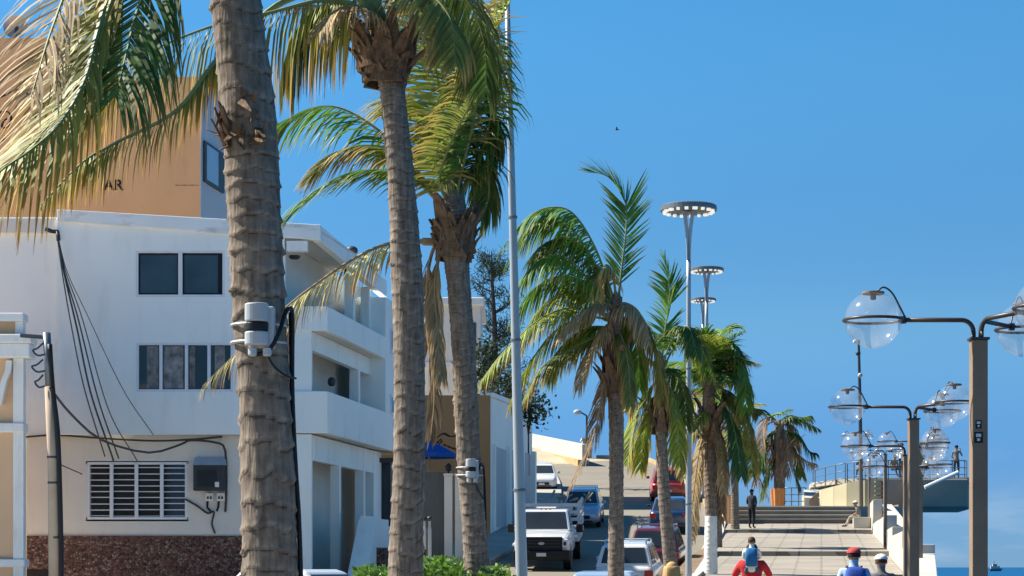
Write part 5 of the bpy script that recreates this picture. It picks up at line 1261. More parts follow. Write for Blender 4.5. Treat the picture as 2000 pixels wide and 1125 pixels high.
# curved olive retaining wall made of panels
cw = [P(1566,990,113), P(1584,990,110), P(1604,990,107.5), P(1628,990,105.8), P(1654,990,104.8), P(1690,990,104.2), P(1722,990,104.0)]
tops = [967, 962, 956, 950, 943, 939, 937]
for i in range(6):
    a, c = cw[i], cw[i+1]; nrm = Vector((c.y-a.y, -(c.x-a.x), 0)).normalized()*-0.3; g = (c-a).normalized()*0.012
    za, zc = Z(tops[i], a.y), Z(tops[i+1], c.y)
    b = MB(); A0 = a+g; C0 = c-g
    b.hexa([(A0.x,A0.y,ESP-2),(C0.x,C0.y,ESP-2),(C0.x+nrm.x,C0.y+nrm.y,ESP-2),(A0.x+nrm.x,A0.y+nrm.y,ESP-2),(A0.x,A0.y,za),(C0.x,C0.y,zc),(C0.x+nrm.x,C0.y+nrm.y,zc),(A0.x+nrm.x,A0.y+nrm.y,za)])
    b.build('wall_panel', M_lookwall, lk)
b = MB(); b.prism([(X(1724,104),104),(X(1768,104),104),(X(1768,104)+0.3,109),(X(1724,104)+0.3,109)], -6, Z(937,104)); b.build('pier', M_lookdark, lk)
b = MB(); b.prism([(X(1585,110),110.2),(X(1630,106),106.1),(X(1700,104.4),104.4),(X(1889,104),103.6),(X(1889,104)+1.2,108),(X(1850,112),116),(X(1650,112),116),(X(1580,114),114)], LZ-0.25, LZ); b.build('deck', M_concrete, lk)
b = MB(); b.prism([(X(1768.5,104),103.4),(X(1890,103.4),103.4),(X(1893,108),108),(X(1880,113),114),(X(1768.5,104)+0.2,114)], Z(990,103.4), Z(936,103.4)); b.build('overhang_slab', M_lookdark, lk, bevel=0.04)
b = MB(); b.prism([(X(1757,99),99.3),(X(1800,99),99.3),(X(1800,99),108),(X(1757,99),108)], -6, Z(991,104)); b.build('support_wall', M_post, lk)
b = MB(); b.tube([P(1806,952,101), P(1872,922,101)], 0.09, 8); b.build('handrail_tube', M_trim, lk)
for k in range(6):
    b = MB(); b.box(X(1712,103), X(1727,103), 103.3, 103.6, Z(985-k*9,103)-0.03, Z(985-k*9,103)+0.03); b.build('ladder_rung', M_wood, lk)
b = MB(); b.prism([(X(1571,102),102),(X(1601,102),102),(X(1601,102)+0.4,105),(X(1571,102)+0.4,105)], ESP, [Z(972,102),Z(972,102)-0.02,Z(955,104),Z(955,104)]); b.build('sloped_block', M_prom_white, lk)
b = MB(); b.prism([(X(1581,101.9),101.9),(X(1599,101.9),101.9),(X(1599,101.9),101.99),(X(1581,101.9),101.99)], ESP+0.004, [Z(976,102),Z(960,102),Z(960,102),Z(976,102)]); b.build('block_face', M_post, lk)
pts = [P(x, y, d) for x, y, d in ((1588,958,110),(1592,955,108.5),(1612,950,107),(1632,946,106),(1651,943,105))]
rail_run('railing', 'curved steel railing climbing at the left of the lookout', pts, 1.0)
pts = [P(x, y, d) for x, y, d in ((1655,941,105),(1668,939,104.6),(1690,938,104.3),(1712,937,104.1),(1735,936,104.0),(1760,936,104))]
rail_run('railing', 'straight steel railing on the front edge of the lookout deck', pts, 0.95)
pts = [P(x, 936, d) for x, d in ((1800,104),(1830,104),(1860,104),(1884,104),(1888,108))]
rail_run('railing', 'steel railing on the overhanging slab beside the standing man', pts, 0.95)
pts = [P(x, 988, 108) for x in (1532,1546,1560,1574)]
rail_run('railing', 'low blue grey railing between the planter pot and the lookout', pts, 0.95)
# orange pillar left of the steps
op = thing('orange_pillar', (X(1425,97), 97, 3.5), 'square orange pillar with a pale side at the left of the steps', 'pillar')
b = MB(); b.box(X(1420,97), X(1438,97), 96.6, 97.1, 3.2, Z(966,97)); b.build('front', M_orange, op, bevel=0.01)
b = MB(); b.box(X(1411,97), X(1420,97)-0.002, 96.7, 97.1, 3.2, Z(962,97)); b.build('side', M_peach, op, bevel=0.01)
# stepped white parapet on the sea side
pp = thing('stepped_parapet', (SX(2.4,70), 70, 2), 'white stepped concrete parapet between the promenade and the sea', 'parapet')
segs = [(89.5,97,1.15),(82,89.4,0.62),(73,81.9,0.95),(66,72.9,0.75),(58,65.9,0.95),(49,57.9,0.85)]
for i, (y0, y1, h) in enumerate(segs):
    z = zp((y0+y1)/2) + h; b = MB(); s0 = prom_r(y0); s1 = prom_r(y1)
    b.prism([(SX(s0,y0),y0),(SX(s0+0.42,y0),y0),(SX(s1+0.42,y1),y1),(SX(s1,y1),y1)], -1, z); b.build('block', M_prom_white, pp, bevel=0.02)
b = MB(); b.prism([(SX(1.35,30),30),(SX(1.77,30),30),(SX(2.77,48.9),48.9),(SX(2.35,48.9),48.9)], -1, [1.15,1.15,1.93,1.93]); b.build('sloping_block', M_prom_white, pp, bevel=0.02)
b = MB(); b.prism([(SX(1.55,92.6),92.6),(SX(2.33,92.6),92.6),(SX(2.33,95),95),(SX(1.55,95),95)], 3, zp(93)+0.48); o = b.build('bench_block', M_prom_white, loc=(SX(1.9,93.5),93.5,zp(93)), bevel=0.02)
tag(o, 'pale concrete bench block where the man in the white cap sits', 'bench')
b = MB(); b.prism([(SX(2.85,76),76),(SX(3.4,76),76),(SX(3.4,96),96),(SX(2.85,96),96)], -6, [Z(1030,76),Z(1030,76),Z(985,96),Z(985,96)]); o = b.build('ramp_wall', M_prom_white, loc=(SX(3,86),86,0)); tag(o, 'tall pale sloping wall below the lookout behind the lamp posts', 'wall')

# ------------------------------------------------------------------ vehicles (local: front at +y, wheels on z = 0)
def paint(name, col, metal=0.0):
    return mat(name, col, 0.3, 0.06, 2, metal=metal, coat=0.6, spec=0.5, dirt=((0.25,0.22,0.18), 0.25, (2,2,2)))
P_white = paint('white_car_paint', (0.66,0.66,0.64)); P_blue = paint('blue_car_paint', (0.34,0.42,0.52), 0.2); P_red = paint('red_car_paint', (0.38,0.035,0.028))
P_maroon = paint('maroon_car_paint', (0.10,0.014,0.022)); P_navy = paint('navy_car_paint', (0.014,0.035,0.10)); P_sky = paint('pale_blue_car_paint', (0.30,0.42,0.55), 0.2)
def quad_on(p, u0, u1, v0, v1, off):
    a, bq, c, d = [Vector(x) for x in p]                                # bottom-left, bottom-right, top-right, top-left
    f = lambda u, v: a.lerp(bq,u).lerp(d.lerp(c,u), v)
    n = (bq-a).cross(d-a).normalized()*off
    q = [f(u0,v0), f(u1,v0), f(u1,v1), f(u0,v1)]
    return [x - n*3 for x in q] + [x + n for x in q]
def car(label, cat, L_=4.4, W_=1.78, H_=1.62, belt=0.98, hood=0.95, y_ws=0.95, y_roof0=0.25, y_roof1=-1.75, y_rw=-2.1, p=None, tail=0.95, group=None, rails=False, rr=0.34, name='parked_car', facing=True, grille=True, dark_low=0.0):
    t = thing(name, (0,0,0), label, cat, group); hw = W_/2; b = MB()
    st_ = [(-L_/2, 0.42, tail*0.90, hw*0.86),(-L_/2+0.10, 0.30, tail, hw*0.95),(-L_/2+0.5, 0.24, max(tail,belt*0.98), hw),(y_ws-0.1, 0.22, belt, hw),(y_ws+0.15, 0.22, hood+0.03, hw),(L_/2-0.45, 0.24, hood*0.93, hw*0.98),(L_/2-0.12, 0.28, hood*0.84, hw*0.92),(L_/2, 0.38, hood*0.66, hw*0.80)]
    vs = []
    for (y, zb, zt, w) in st_:
        h = zt-zb
        half = [(w*0.90,zb),(w*0.985,zb+0.10*h),(w,zb+0.45*h),(w*0.985,zb+0.80*h),(w*0.93,zb+0.95*h),(w*0.80,zt)]
        vs += [(x,y,z) for x,z in half] + [(0,y,zt+0.015)] + [(-x,y,z) for x,z in reversed(half)] + [(0,y,zb)]
    n = 14
    fs = [(i*n+k, (i+1)*n+k, (i+1)*n+(k+1)%n, i*n+(k+1)%n) for i in range(len(st_)-1) for k in range(n)] + [tuple(range(n)), tuple(reversed(range((len(st_)-1)*n, len(st_)*n)))]
    b.add(vs, fs); b.build('body', p, t, smooth=True, bevel=0.0)
    # cabin
    wb_, wr = hw*0.93, hw*0.74; z0, z1 = belt-0.03, H_
    base = [(-wb_,y_rw,z0),(wb_,y_rw,z0),(wb_,y_ws,z0),(-wb_,y_ws,z0)]; top_ = [(-wr,y_roof1,z1-0.05),(wr,y_roof1,z1-0.05),(wr,y_roof0,z1-0.05),(-wr,y_roof0,z1-0.05)]
    cap_ = [(-wr*0.86,y_roof1+0.12,z1),(wr*0.86,y_roof1+0.12,z1),(wr*0.86,y_roof0-0.12,z1),(-wr*0.86,y_roof0-0.12,z1)]
    b = MB(); b.add(base+top_+cap_, [(3,2,1,0),(0,1,5,4),(1,2,6,5),(2,3,7,6),(3,0,4,7),(4,5,9,8),(5,6,10,9),(6,7,11,10),(7,4,8,11),(8,9,10,11)])
    b.build('cabin', p, t, bevel=0.05)
    def glass(nm, q, u0, u1, v0=0.14, v1=0.92):
        g = MB(); g.hexa(quad_on(q, u0, u1, v0, v1, 0.012)); g.build(nm, M_cglass, t)
    glass('windshield', [base[2],base[3],top_[3],top_[2]], 0.06, 0.94)
    glass('rear_window', [base[0],base[1],top_[1],top_[0]], 0.08, 0.92, 0.2)
    for q in ([base[1],base[2],top_[2],top_[1]], [base[3],base[0],top_[0],top_[3]]):
        glass('side_window', q, 0.06, 0.34); glass('side_window', q, 0.38, 0.64); glass('side_window', q, 0.68, 0.93)
    for sx in (-1,1):
        for y in (-L_/2+0.82, L_/2-0.86):
            b = MB(); c = Vector((sx*(hw-0.11), y, rr))
            for k in range(1): pass
            prof = [(rr*0.62,-0.11),(rr*0.95,-0.11),(rr,-0.07),(rr,0.07),(rr*0.95,0.11),(rr*0.62,0.11)]; n2 = 20; vv = []
            for r_, o_ in prof:
                for k in range(n2): a = 2*math.pi*k/n2; vv.append((c.x+o_, c.y+r_*math.cos(a), c.z+r_*math.sin(a)))
            b.add(vv, [(i*n2+k, i*n2+(k+1)%n2, (i+1)*n2+(k+1)%n2, (i+1)*n2+k) for i in range(5) for k in range(n2)] + [tuple(reversed(range(n2))), tuple(range(5*n2,6*n2))]); w_o = b.build('wheel', M_black, t)
            b = MB(); vv = []
            for r_, o_ in ((rr*0.63, 0.112*sx),(rr*0.5,0.105*sx),(0.06,0.11*sx)):
                for k in range(n2): a = 2*math.pi*k/n2; vv.append((c.x+o_, c.y+r_*math.cos(a), c.z+r_*math.sin(a)))
            b.add(vv, [(i*n2+k, i*n2+(k+1)%n2, (i+1)*n2+(k+1)%n2, (i+1)*n2+k) for i in range(2) for k in range(n2)] + [tuple(range(2*n2,3*n2))]); b.build('rim', M_chrome, w_o)
        # lights
        yF = L_/2-0.10; b = MB(); zf = hood*0.70
        b.hexa([(sx*hw*0.48,yF+0.04,zf-0.03),(sx*hw*0.88,yF-0.12,zf+0.01),(sx*hw*0.90,yF-0.3,zf+0.02),(sx*hw*0.5,yF-0.1,zf-0.02),(sx*hw*0.50,yF+0.03,zf+0.06),(sx*hw*0.90,yF-0.14,zf+0.14),(sx*hw*0.92,yF-0.34,zf+0.14),(sx*hw*0.5,yF-0.1,zf+0.06)]); b.build('headlight', M_lamp_clear, t)
        b = MB(); b.box(min(sx*hw*0.66,sx*hw*0.94), max(sx*hw*0.66,sx*hw*0.94), -L_/2-0.02, -L_/2+0.2, tail*0.70, tail*0.90); b.build('tail_light', M_lamp_red, t, bevel=0.02)
        b = MB(); b.box(min(sx*(hw+0.02),sx*(hw+0.2)), max(sx*(hw+0.02),sx*(hw+0.2)), y_ws-0.35, y_ws-0.2, belt+0.02, belt+0.17); b.build('mirror', p if dark_low == 0 else M_black, t, bevel=0.03)
        if rails:
            b = MB(); b.tube(catmull([(sx*wr*0.9,y_roof0-0.15,z1-0.02),(sx*wr*0.9,y_roof0-0.3,z1+0.09),(sx*wr*0.9,(y_roof0+y_roof1)/2,z1+0.10),(sx*wr*0.9,y_roof1+0.35,z1+0.09),(sx*wr*0.9,y_roof1+0.2,z1-0.02)], 14), 0.022, 6); b.build('roof_rail', M_chrome, t)
    if rails:
        for yy in (y_roof0-0.5, y_roof1+0.6): b = MB(); b.tube([(-wr*0.9,yy,z1+0.1),(wr*0.9,yy,z1+0.1)], 0.02, 6); b.build('cross_bar', M_chrome, t)
    if grille:
        b = MB(); b.box(-hw*0.5,hw*0.5,L_/2-0.15,L_/2+0.012,hood*0.42,hood*0.60); b.build('grille', M_black, t, bevel=0.02)
        b = MB(); b.box(-hw*0.62,hw*0.62,L_/2-0.2,L_/2-0.02,0.30,0.40); b.build('lower_intake', M_black, t, bevel=0.02)
    for yy, z in ((L_/2+0.014, hood*0.48), (-L_/2-0.02, 0.6)):
        b = MB(); b.box(-0.17,0.17,min(yy,yy+0.008),max(yy,yy+0.008),z-0.06,z+0.06); b.build('number_plate', M_plate, t)
    b = MB(); b.box(-hw*0.8,hw*0.8,-L_/2-0.03,-L_/2+0.12,0.32,0.50); b.build('rear_bumper', M_dark, t, bevel=0.03)
    return t
def park(o, px, D, away, z=None, s=None, yaw=0.0):
    x = X(px, D) if s is None else SX(s, D)
    dsl = (zr(D+2.5)-zr(D-2.5))/5; dx = 0.15 + (cur(D+2.5)-cur(D-2.5))/5
    f = Vector((dx, 1, dsl)).normalized()
    if not away: f = -f
    r = f.cross(Vector((0,0,1))).normalized(); r = Matrix.Rotation(yaw, 3, 'Z') @ r; f = Matrix.Rotation(yaw, 3, 'Z') @ f; u = r.cross(f)
    m = Matrix((r, f, u)).transposed().to_4x4(); m.translation = Vector((x, D, (zr(D) if z is None else z) + 0.004)); o.matrix_world = m
    return o
park(car('light blue sedan whose roof shows at the bottom behind the fourth palm', 'car', 4.5, 1.76, 1.47, 0.92, 0.9, 0.95, 0.2, -1.1, -1.75, P_sky, tail=0.98), 1187, 46.4, True)
park(car('white car with roof rails parked behind the light blue sedan', 'car', 4.4, 1.82, 1.64, 1.0, 0.98, 1.0, 0.35, -1.85, -2.1, P_white, tail=1.0, rails=True), 1232, 62, True)
park(car('maroon car with silver roof rails right of the fourth palm', 'car', 4.5, 1.84, 1.72, 1.02, 1.0, 1.05, 0.4, -1.8, -2.12, P_maroon, tail=1.02, rails=True), 1287, 72, True)
park(car('navy blue car partly behind the fifth palm and the ring lamp pole', 'car', 4.6, 1.8, 1.52, 0.95, 0.92, 1.0, 0.25, -1.2, -1.85, P_navy, tail=1.02), 1310, 93, True)
park(car('red car parked farthest up the slope behind the fifth palm', 'car', 4.4, 1.85, 1.75, 1.05, 1.02, 1.0, 0.35, -1.8, -2.1, P_red, tail=1.0), 1303, 112, True)
park(car('blue car driving down the road toward the camera', 'car', 4.3, 1.80, 1.66, 1.02, 1.0, 1.0, 0.3, -1.75, -2.05, P_blue, tail=1.0, rails=True, name='moving_car'), 1139, 96, False)
park(car('white sedan parked far up the road above the white truck', 'car', 4.5, 1.76, 1.46, 0.92, 0.9, 0.95, 0.2, -1.1, -1.75, P_white, tail=0.98), 1058, 120, False)
wv_ = car('white car roof at the bottom edge behind the nearest palm', 'car', 4.3, 1.74, 1.50, 0.92, 0.9, 0.95, 0.2, -1.2, -1.8, P_white, tail=0.98)
park(wv_, 618, 36, False, z=0.06, yaw=math.radians(70))

# white stake bed truck
tk = thing('stake_truck', (0,0,0), 'white pickup truck with black grille and slatted cargo bed facing the camera', 'truck')
hw = 0.98
b = MB(); st_ = [(0.6,0.62,1.30,hw),(1.3,0.60,1.30,hw),(2.3,0.60,1.27,hw*0.99),(2.75,0.62,1.22,hw*0.96),(2.9,0.66,1.15,hw*0.9)]; vs = []
for (y, zb, zt, w) in st_:
    h = zt-zb; half = [(w*0.95,zb),(w,zb+0.15*h),(w,zb+0.7*h),(w*0.96,zb+0.93*h),(w*0.85,zt)]
    vs += [(x,y,z) for x,z in half] + [(0,y,zt+0.03)] + [(-x,y,z) for x,z in reversed(half)]
n = 11; b.add(vs, [(i*n+k, (i+1)*n+k, (i+1)*n+(k+1)%n, i*n+(k+1)%n) for i in range(4) for k in range(n)] + [tuple(range(n)), tuple(reversed(range(4*n,5*n)))]); b.build('hood', P_white, tk, smooth=False, bevel=0.03)
b = MB(); base = [(-hw*0.95,-0.75,1.28),(hw*0.95,-0.75,1.28),(hw*0.95,1.15,1.28),(-hw*0.95,1.15,1.28)]; top_ = [(-hw*0.8,-0.6,2.0),(hw*0.8,-0.6,2.0),(hw*0.8,0.5,2.0),(-hw*0.8,0.5,2.0)]
b.add(base+top_, [(3,2,1,0),(0,1,5,4),(1,2,6,5),(2,3,7,6),(3,0,4,7),(4,5,6,7)]); b.build('cab', P_white, tk, bevel=0.06)
b = MB(); b.box(-hw,hw,-0.8,0.65,0.55,1.29); b.build('cab_lower', P_white, tk, bevel=0.04)
for nm, q, u0, u1 in (('windshield',[base[2],base[3],top_[3],top_[2]],0.06,0.94),('side_window',[base[1],base[2],top_[2],top_[1]],0.2,0.9),('side_window',[base[3],base[0],top_[0],top_[3]],0.1,0.8),('rear_window',[base[0],base[1],top_[1],top_[0]],0.15,0.85)):
    g = MB(); g.hexa(quad_on(q, u0, u1, 0.12, 0.9, 0.014)); g.build(nm, M_cglass, tk)
for dx in (-0.16, 0, 0.16): b = MB(); b.box(dx-0.03,dx+0.03,0.36,0.42,2.005,2.04); b.build('cab_light', M_lamp_red, tk)
b = MB(); b.box(-hw*0.74,hw*0.74,2.82,2.97,0.74,1.22); g = b.build('grille', M_black, tk, bevel=0.03)
for z in (0.88, 0.99, 1.10): b = MB(); b.box(-hw*0.66,hw*0.66,2.972,2.985,z-0.012,z+0.012); b.build('grille_bar', M_dark, g)
b = MB(); b.lathe([(0.001,0),(0.11,0.0),(0.11,0.012),(0.001,0.014)], (0,0,0), 20); 
b.v = [(x*1.0, 2.988+z, 1.0+y*0.45) for x,y,z in b.v]; b.build('emblem', M_grey, g)
b = MB(); b.box(-hw*1.0,hw*1.0,2.80,3.08,0.42,0.76); b.build('bumper', M_black, tk, bevel=0.04)
b = MB(); b.box(-0.17,0.17,3.085,3.092,0.56,0.68); b.build('number_plate', M_plate, tk)
for sx in (-1,1):
    b = MB(); x0, x1 = sorted((sx*hw*0.72, sx*hw*0.94)); b.box(x0,x1,2.75,2.94,0.84,1.14); h_ = b.build('headlight', M_lamp_clear, tk, bevel=0.03)
    b = MB(); xm = (x0+x1)/2; b.box(xm-0.05,xm+0.05,2.942,2.95,0.93,1.05); b.build('bulb', M_dark, h_)
    b = MB(); x0, x1 = sorted((sx*(hw+0.12), sx*(hw+0.36))); b.box(x0,x1,0.72,0.84,1.22,1.52); mi = b.build('mirror', M_black, tk, bevel=0.03)
    b = MB(); b.tube([(sx*hw*0.97,0.8,1.3),(sx*(hw+0.2),0.8,1.32)], 0.025, 6); b.tube([(sx*hw*0.93,0.8,1.45),(sx*(hw+0.2),0.8,1.45)], 0.025, 6); b.build('mirror_arm', M_alu, mi)
    for y, wx in ((2.0, hw-0.13), (-2.3, hw+0.0)):
        n2 = 22; rr = 0.42; c = Vector((sx*wx, y, rr)); b = MB(); vv = []
        for r_, o_ in ((rr*0.6,-0.13),(rr*0.96,-0.13),(rr,-0.09),(rr,0.09),(rr*0.96,0.13),(rr*0.6,0.13)):
            for k in range(n2): a = 2*math.pi*k/n2; vv.append((c.x+o_, c.y+r_*math.cos(a), c.z+r_*math.sin(a)))
        b.add(vv, [(i*n2+k, i*n2+(k+1)%n2, (i+1)*n2+(k+1)%n2, (i+1)*n2+k) for i in range(5) for k in range(n2)] + [tuple(reversed(range(n2))), tuple(range(5*n2,6*n2))]); w_o = b.build('wheel', M_black, tk)
        b = MB(); vv = []
        for r_, o_ in ((rr*0.6,0.132*sx),(0.08,0.10*sx)):
            for k in range(n2): a = 2*math.pi*k/n2; vv.append((c.x+o_, c.y+r_*math.cos(a), c.z+r_*math.sin(a)))
        b.add(vv, [(k,(k+1)%n2,n2+(k+1)%n2,n2+k) for k in range(n2)] + [tuple(range(n2,2*n2))]); b.build('rim', M_chrome, w_o)
    b = MB(); x0, x1 = sorted((sx*(hw*0.9), sx*(hw+0.06))); b.box(x0,x1,1.5,2.5,0.86,0.96); b.build('fender', P_white, tk, bevel=0.03)
b = MB(); b.box(-1.12,1.12,-4.0,-0.9,0.75,0.92); b.build('bed_floor', P_white, tk, bevel=0.02)
b = MB(); b.box(-0.4,0.4,-4.0,2.6,0.5,0.74); b.build('chassis', M_dark, tk)
for sx in (-1,1):
    for k in range(5):
        y = -0.95 - k*0.75; b = MB(); b.box(sx*1.1-0.03,sx*1.1+0.03,y-0.04,y+0.04,0.92,2.2); b.build('stake', P_white, tk)
    for k in range(5):
        z = 1.05+k*0.26; b = MB(); b.box(sx*1.1-0.015+sx*0.045,sx*1.1+0.015+sx*0.045,-4.0,-0.88,z-0.07,z+0.07); b.build('slat', P_white, tk)
for k in range(5):
    z = 1.05+k*0.26; b = MB(); b.box(-1.08,1.08,-0.93,-0.90,z-0.06,z+0.06); b.build('slat', P_white, tk)
park(tk, 1068, 77.5, False, yaw=math.radians(4)); tk.scale = (1.05, 1.05, 1.05)
tk2 = thing('cargo_load', (SX(-9.9,81.5), 81.5, zr(81)+0.95), 'loose timber and dark sacks heaped on the bed of the white truck', 'cargo')
for i in range(8):
    x = SX(-9.9,81.5)+R.uniform(-.8,.8); z = zr(81)+1.9+R.uniform(0,0.4); b = MB(); b.tube([(x,80.6,z),(x+R.uniform(-.6,.6),83.2,z+0.35+R.uniform(-.2,.2))], R.uniform(.03,.05), 5); b.build('plank', M_wood, tk2)
for i in range(5):
    b = MB(); b.ball((SX(-9.9,81.5)+R.uniform(-.7,.7), 81.5+R.uniform(-.4,.8), zr(81)+1.55+R.uniform(0,.5)), R.uniform(.25,.4), R.uniform(.25,.4), R.uniform(.18,.3), 9, 6); b.build('sack', [M_dark, M_wood, M_trim][i%3], tk2, smooth=True)

# boat on the horizon
DBt = 2900.0
bt = thing('boat', (X(1945,DBt), DBt, -4), 'small white boat on the sea horizon beside the nearest lamp post', 'boat')
xb = X(1945,DBt)
b = MB(); vs = [(xb-9,DBt,-0.6),(xb+10,DBt,0.2),(xb+9,DBt+5,0.2),(xb-8,DBt+5,-0.6),(xb-7.5,DBt+1,-4.5),(xb+7,DBt+1,-4.5),(xb+7,DBt+4,-4.5),(xb-7.5,DBt+4,-4.5)]
b.hexa([vs[4],vs[5],vs[6],vs[7],vs[0],vs[1],vs[2],vs[3]]); b.build('hull', M_rail, bt)
b = MB(); b.box(xb-7,xb+6,DBt+0.8,DBt+4.2,-0.4,3.2); b.build('cabin', M_prom_white, bt)
b = MB(); b.box(xb-4,xb+2,DBt+1,DBt+4,3.2,6.2); b.build('wheelhouse', M_prom_white, bt)
b = MB(); b.box(xb-3.6,xb+1.6,DBt+0.85,DBt+0.99,4.2,5.4); b.build('window_band', M_pane, bt)
b = MB(); b.tube([(xb-2,DBt+2,6.2),(xb-2,DBt+2,11)], 0.3, 6); b.build('mast', M_dark, bt)

# ------------------------------------------------------------------ people
SKIN = mat('skin', (0.36,0.20,0.13), 0.6, 0.06, 6)
def cloth(name, col): return mat(name, col, 0.85, 0.14, 5, 0.2, 18)
C_red = cloth('red_shirt', (0.50,0.025,0.03)); C_ltblue = cloth('pale_blue_shirt', (0.33,0.46,0.62)); C_grey = cloth('grey_shirt', (0.16,0.15,0.145)); C_black = cloth('black_clothes', (0.012,0.013,0.016))
C_char = cloth('charcoal_shirt', (0.03,0.033,0.042)); C_teal = cloth('blue_pack', (0.015,0.13,0.30)); C_blue2 = cloth('royal_blue_pack', (0.02,0.06,0.28)); C_jean = cloth('jeans', (0.04,0.06,0.11)); C_khaki = cloth('khaki_trousers', (0.36,0.31,0.23)); C_tan = cloth('tan_shirt', (0.20,0.15,0.11)); C_white = cloth('white_cloth', (0.7,0.68,0.63)); C_pink = cloth('pink_top', (0.55,0.36,0.34))
H_dark = cloth('dark_hair', (0.02,0.014,0.01)); H_blond = cloth('blond_hair', (0.45,0.28,0.11)); H_brown = cloth('brown_hair', (0.07,0.035,0.022)); C_redcap = cloth('red_cap', (0.42,0.05,0.045)); C_dark = cloth('dark_trousers', (0.03,0.03,0.033))
def person(label, foot, yaw, h=1.72, shirt=None, legs=None, pose='stand', sleeves='short', group=None, hair=None, hairstyle='short', bulk=1.0, cap=None, cap_brim=True, pack=None, over=None, walk=0.0, reach=None):
    t = thing('person', foot, label, 'person', group); k = h/1.72
    J = {'pel':((0,0,.95),.135,.105),'sp':((0,0.01,1.12),.125,.095),'ch':((0,0.0,1.32),.155,.105),'nk0':((0,-.005,1.45),.095,.08),'nk':((0,0.005,1.50),.060,.060),'hd0':((0,.02,1.56),.074,.086),'hd1':((0,.015,1.63),.082,.102),'hd2':((0,.0,1.69),.064,.078)}
    for s, n in ((-1,'L'),(1,'R')):
        J['sh'+n] = ((s*.175,0,1.415),.066,.062); J['el'+n] = ((s*.225,-.03,1.13),.042,.042); J['wr'+n] = ((s*.215,.06,.90),.03,.027); J['ha'+n] = ((s*.21,.10,.83),.036,.022)
        J['hp'+n] = ((s*.09,0,.90),.088,.09); J['kn'+n] = ((s*.10,.03+walk*s*0.14,.50),.058,.06); J['an'+n] = ((s*.10,-.02+walk*s*0.22,.09),.038,.042); J['to'+n] = ((s*.115,.14+walk*s*0.22,.035),.042,.032)
    def setj(n, p): J[n] = (p, J[n][1], J[n][2])
    if pose in ('sit', 'shoulders'):
        dz = -0.50 if pose == 'sit' else -0.85
        for n in list(J):
            if n[:2] in ('pe','sp','ch','nk','hd','sh','el','wr','ha'): p = J[n][0]; setj(n, (p[0], p[1], p[2]+dz))
        for s, n in ((-1,'L'),(1,'R')):
            if pose == 'sit':
                setj('hp'+n, (s*.09,.02,.44)); setj('kn'+n, (s*.13,.44,.48)); setj('an'+n, (s*.12,.55+.12*(s>0),.09)); setj('to'+n, (s*.13,.72+.12*(s>0),.04))
                setj('el'+n, (s*.22,.10,.66)); setj('wr'+n, (s*.10,.30,.56)); setj('ha'+n, (s*.04,.36,.54))
            else:
                setj('hp'+n, (s*.10,.02,.09)); setj('kn'+n, (s*.16,.30,.05)); setj('an'+n, (s*.13,.33,-.28)); setj('to'+n, (s*.13,.42,-.34))
                setj('el'+n, (s*.2,.10,.38)); setj('wr'+n, (s*.12,.27,.36)); setj('ha'+n, (s*.08,.33,.37))
        if pose == 'sit':
            for n in ('ch','nk0','nk','hd0','hd1','hd2','shL','shR'): p = J[n][0]; setj(n, (p[0], p[1]+0.10+(0.08 if n[:2] in ('hd','nk') else 0), p[2]-0.03))
    if pose == 'hold':                                                  # hands up on the ankles of the child / at the face
        for s, n in ((-1,'L'),(1,'R')): setj('el'+n, (s*.29,.10,1.20)); setj('wr'+n, (s*.18,.27,1.30)); setj('ha'+n, (s*.15,.31,1.36))
    if pose == 'phone':
        setj('elR', (.28,.10,1.17)); setj('wrR', (.17,.24,1.42)); setj('haR', (.15,.25,1.50)); setj('elL', (-.24,.02,1.13)); setj('wrL', (-.14,.2,1.05)); setj('haL', (-.08,.26,1.06))
    if pose == 'hands_front':
        for s, n in ((-1,'L'),(1,'R')): setj('el'+n, (s*.24,.0,1.13)); setj('wr'+n, (s*.09,.2,.95)); setj('ha'+n, (s*.03,.24,.92))
    if bulk != 1.0:
        for n in list(J):
            if n[:2] not in ('hd','nk','ha','wr','an','to'): J[n] = (J[n][0], J[n][1]*bulk, J[n][2]*bulk)
    E = [('pel','sp'),('sp','ch'),('ch','nk0'),('nk0','nk'),('nk','hd0'),('hd0','hd1'),('hd1','hd2')]
    for n in 'LR': E += [('ch','sh'+n),('sh'+n,'el'+n),('el'+n,'wr'+n),('wr'+n,'ha'+n),('pel','hp'+n),('hp'+n,'kn'+n),('kn'+n,'an'+n),('an'+n,'to'+n)]
    for n in 'LR':                                                      # five fingers each
        hp = Vector(J['ha'+n][0]); wp = Vector(J['wr'+n][0]); d = (hp-wp).normalized(); sgn = 1 if n == 'R' else -1
        sdv = d.cross(Vector((0,0.3,1)) if abs(d.z) < .8 else Vector((0,1,0))).normalized(); cu = d.cross(sdv).normalized()
        for fi, (o_, l) in enumerate(((-.027,.058),(-.009,.072),(.009,.066),(.027,.052))):
            q1 = hp + sdv*o_ + d*0.028; q2 = q1 + d*l*0.55; q3 = q2 + (d*0.7+cu*0.5).normalized()*l*0.5
            for nm, q in (('a',q1),('b',q2),('c',q3)): J['f%s%d%s' % (n,fi,nm)] = (tuple(q), .0095, .0095)
            E += [('ha'+n,'f%s%da' % (n,fi)),('f%s%da' % (n,fi),'f%s%db' % (n,fi)),('f%s%db' % (n,fi),'f%s%dc' % (n,fi))]
        q1 = hp - sdv*0.045*1 - d*0.005; q2 = q1 + (d*0.8 - sdv*0.4).normalized()*0.045
        J['t%sa' % n] = (tuple(q1), .011, .011); J['t%sb' % n] = (tuple(q2), .0095, .0095); E += [('ha'+n,'t%sa' % n),('t%sa' % n,'t%sb' % n)]
    names = list(J); idx = {n: i for i, n in enumerate(names)}
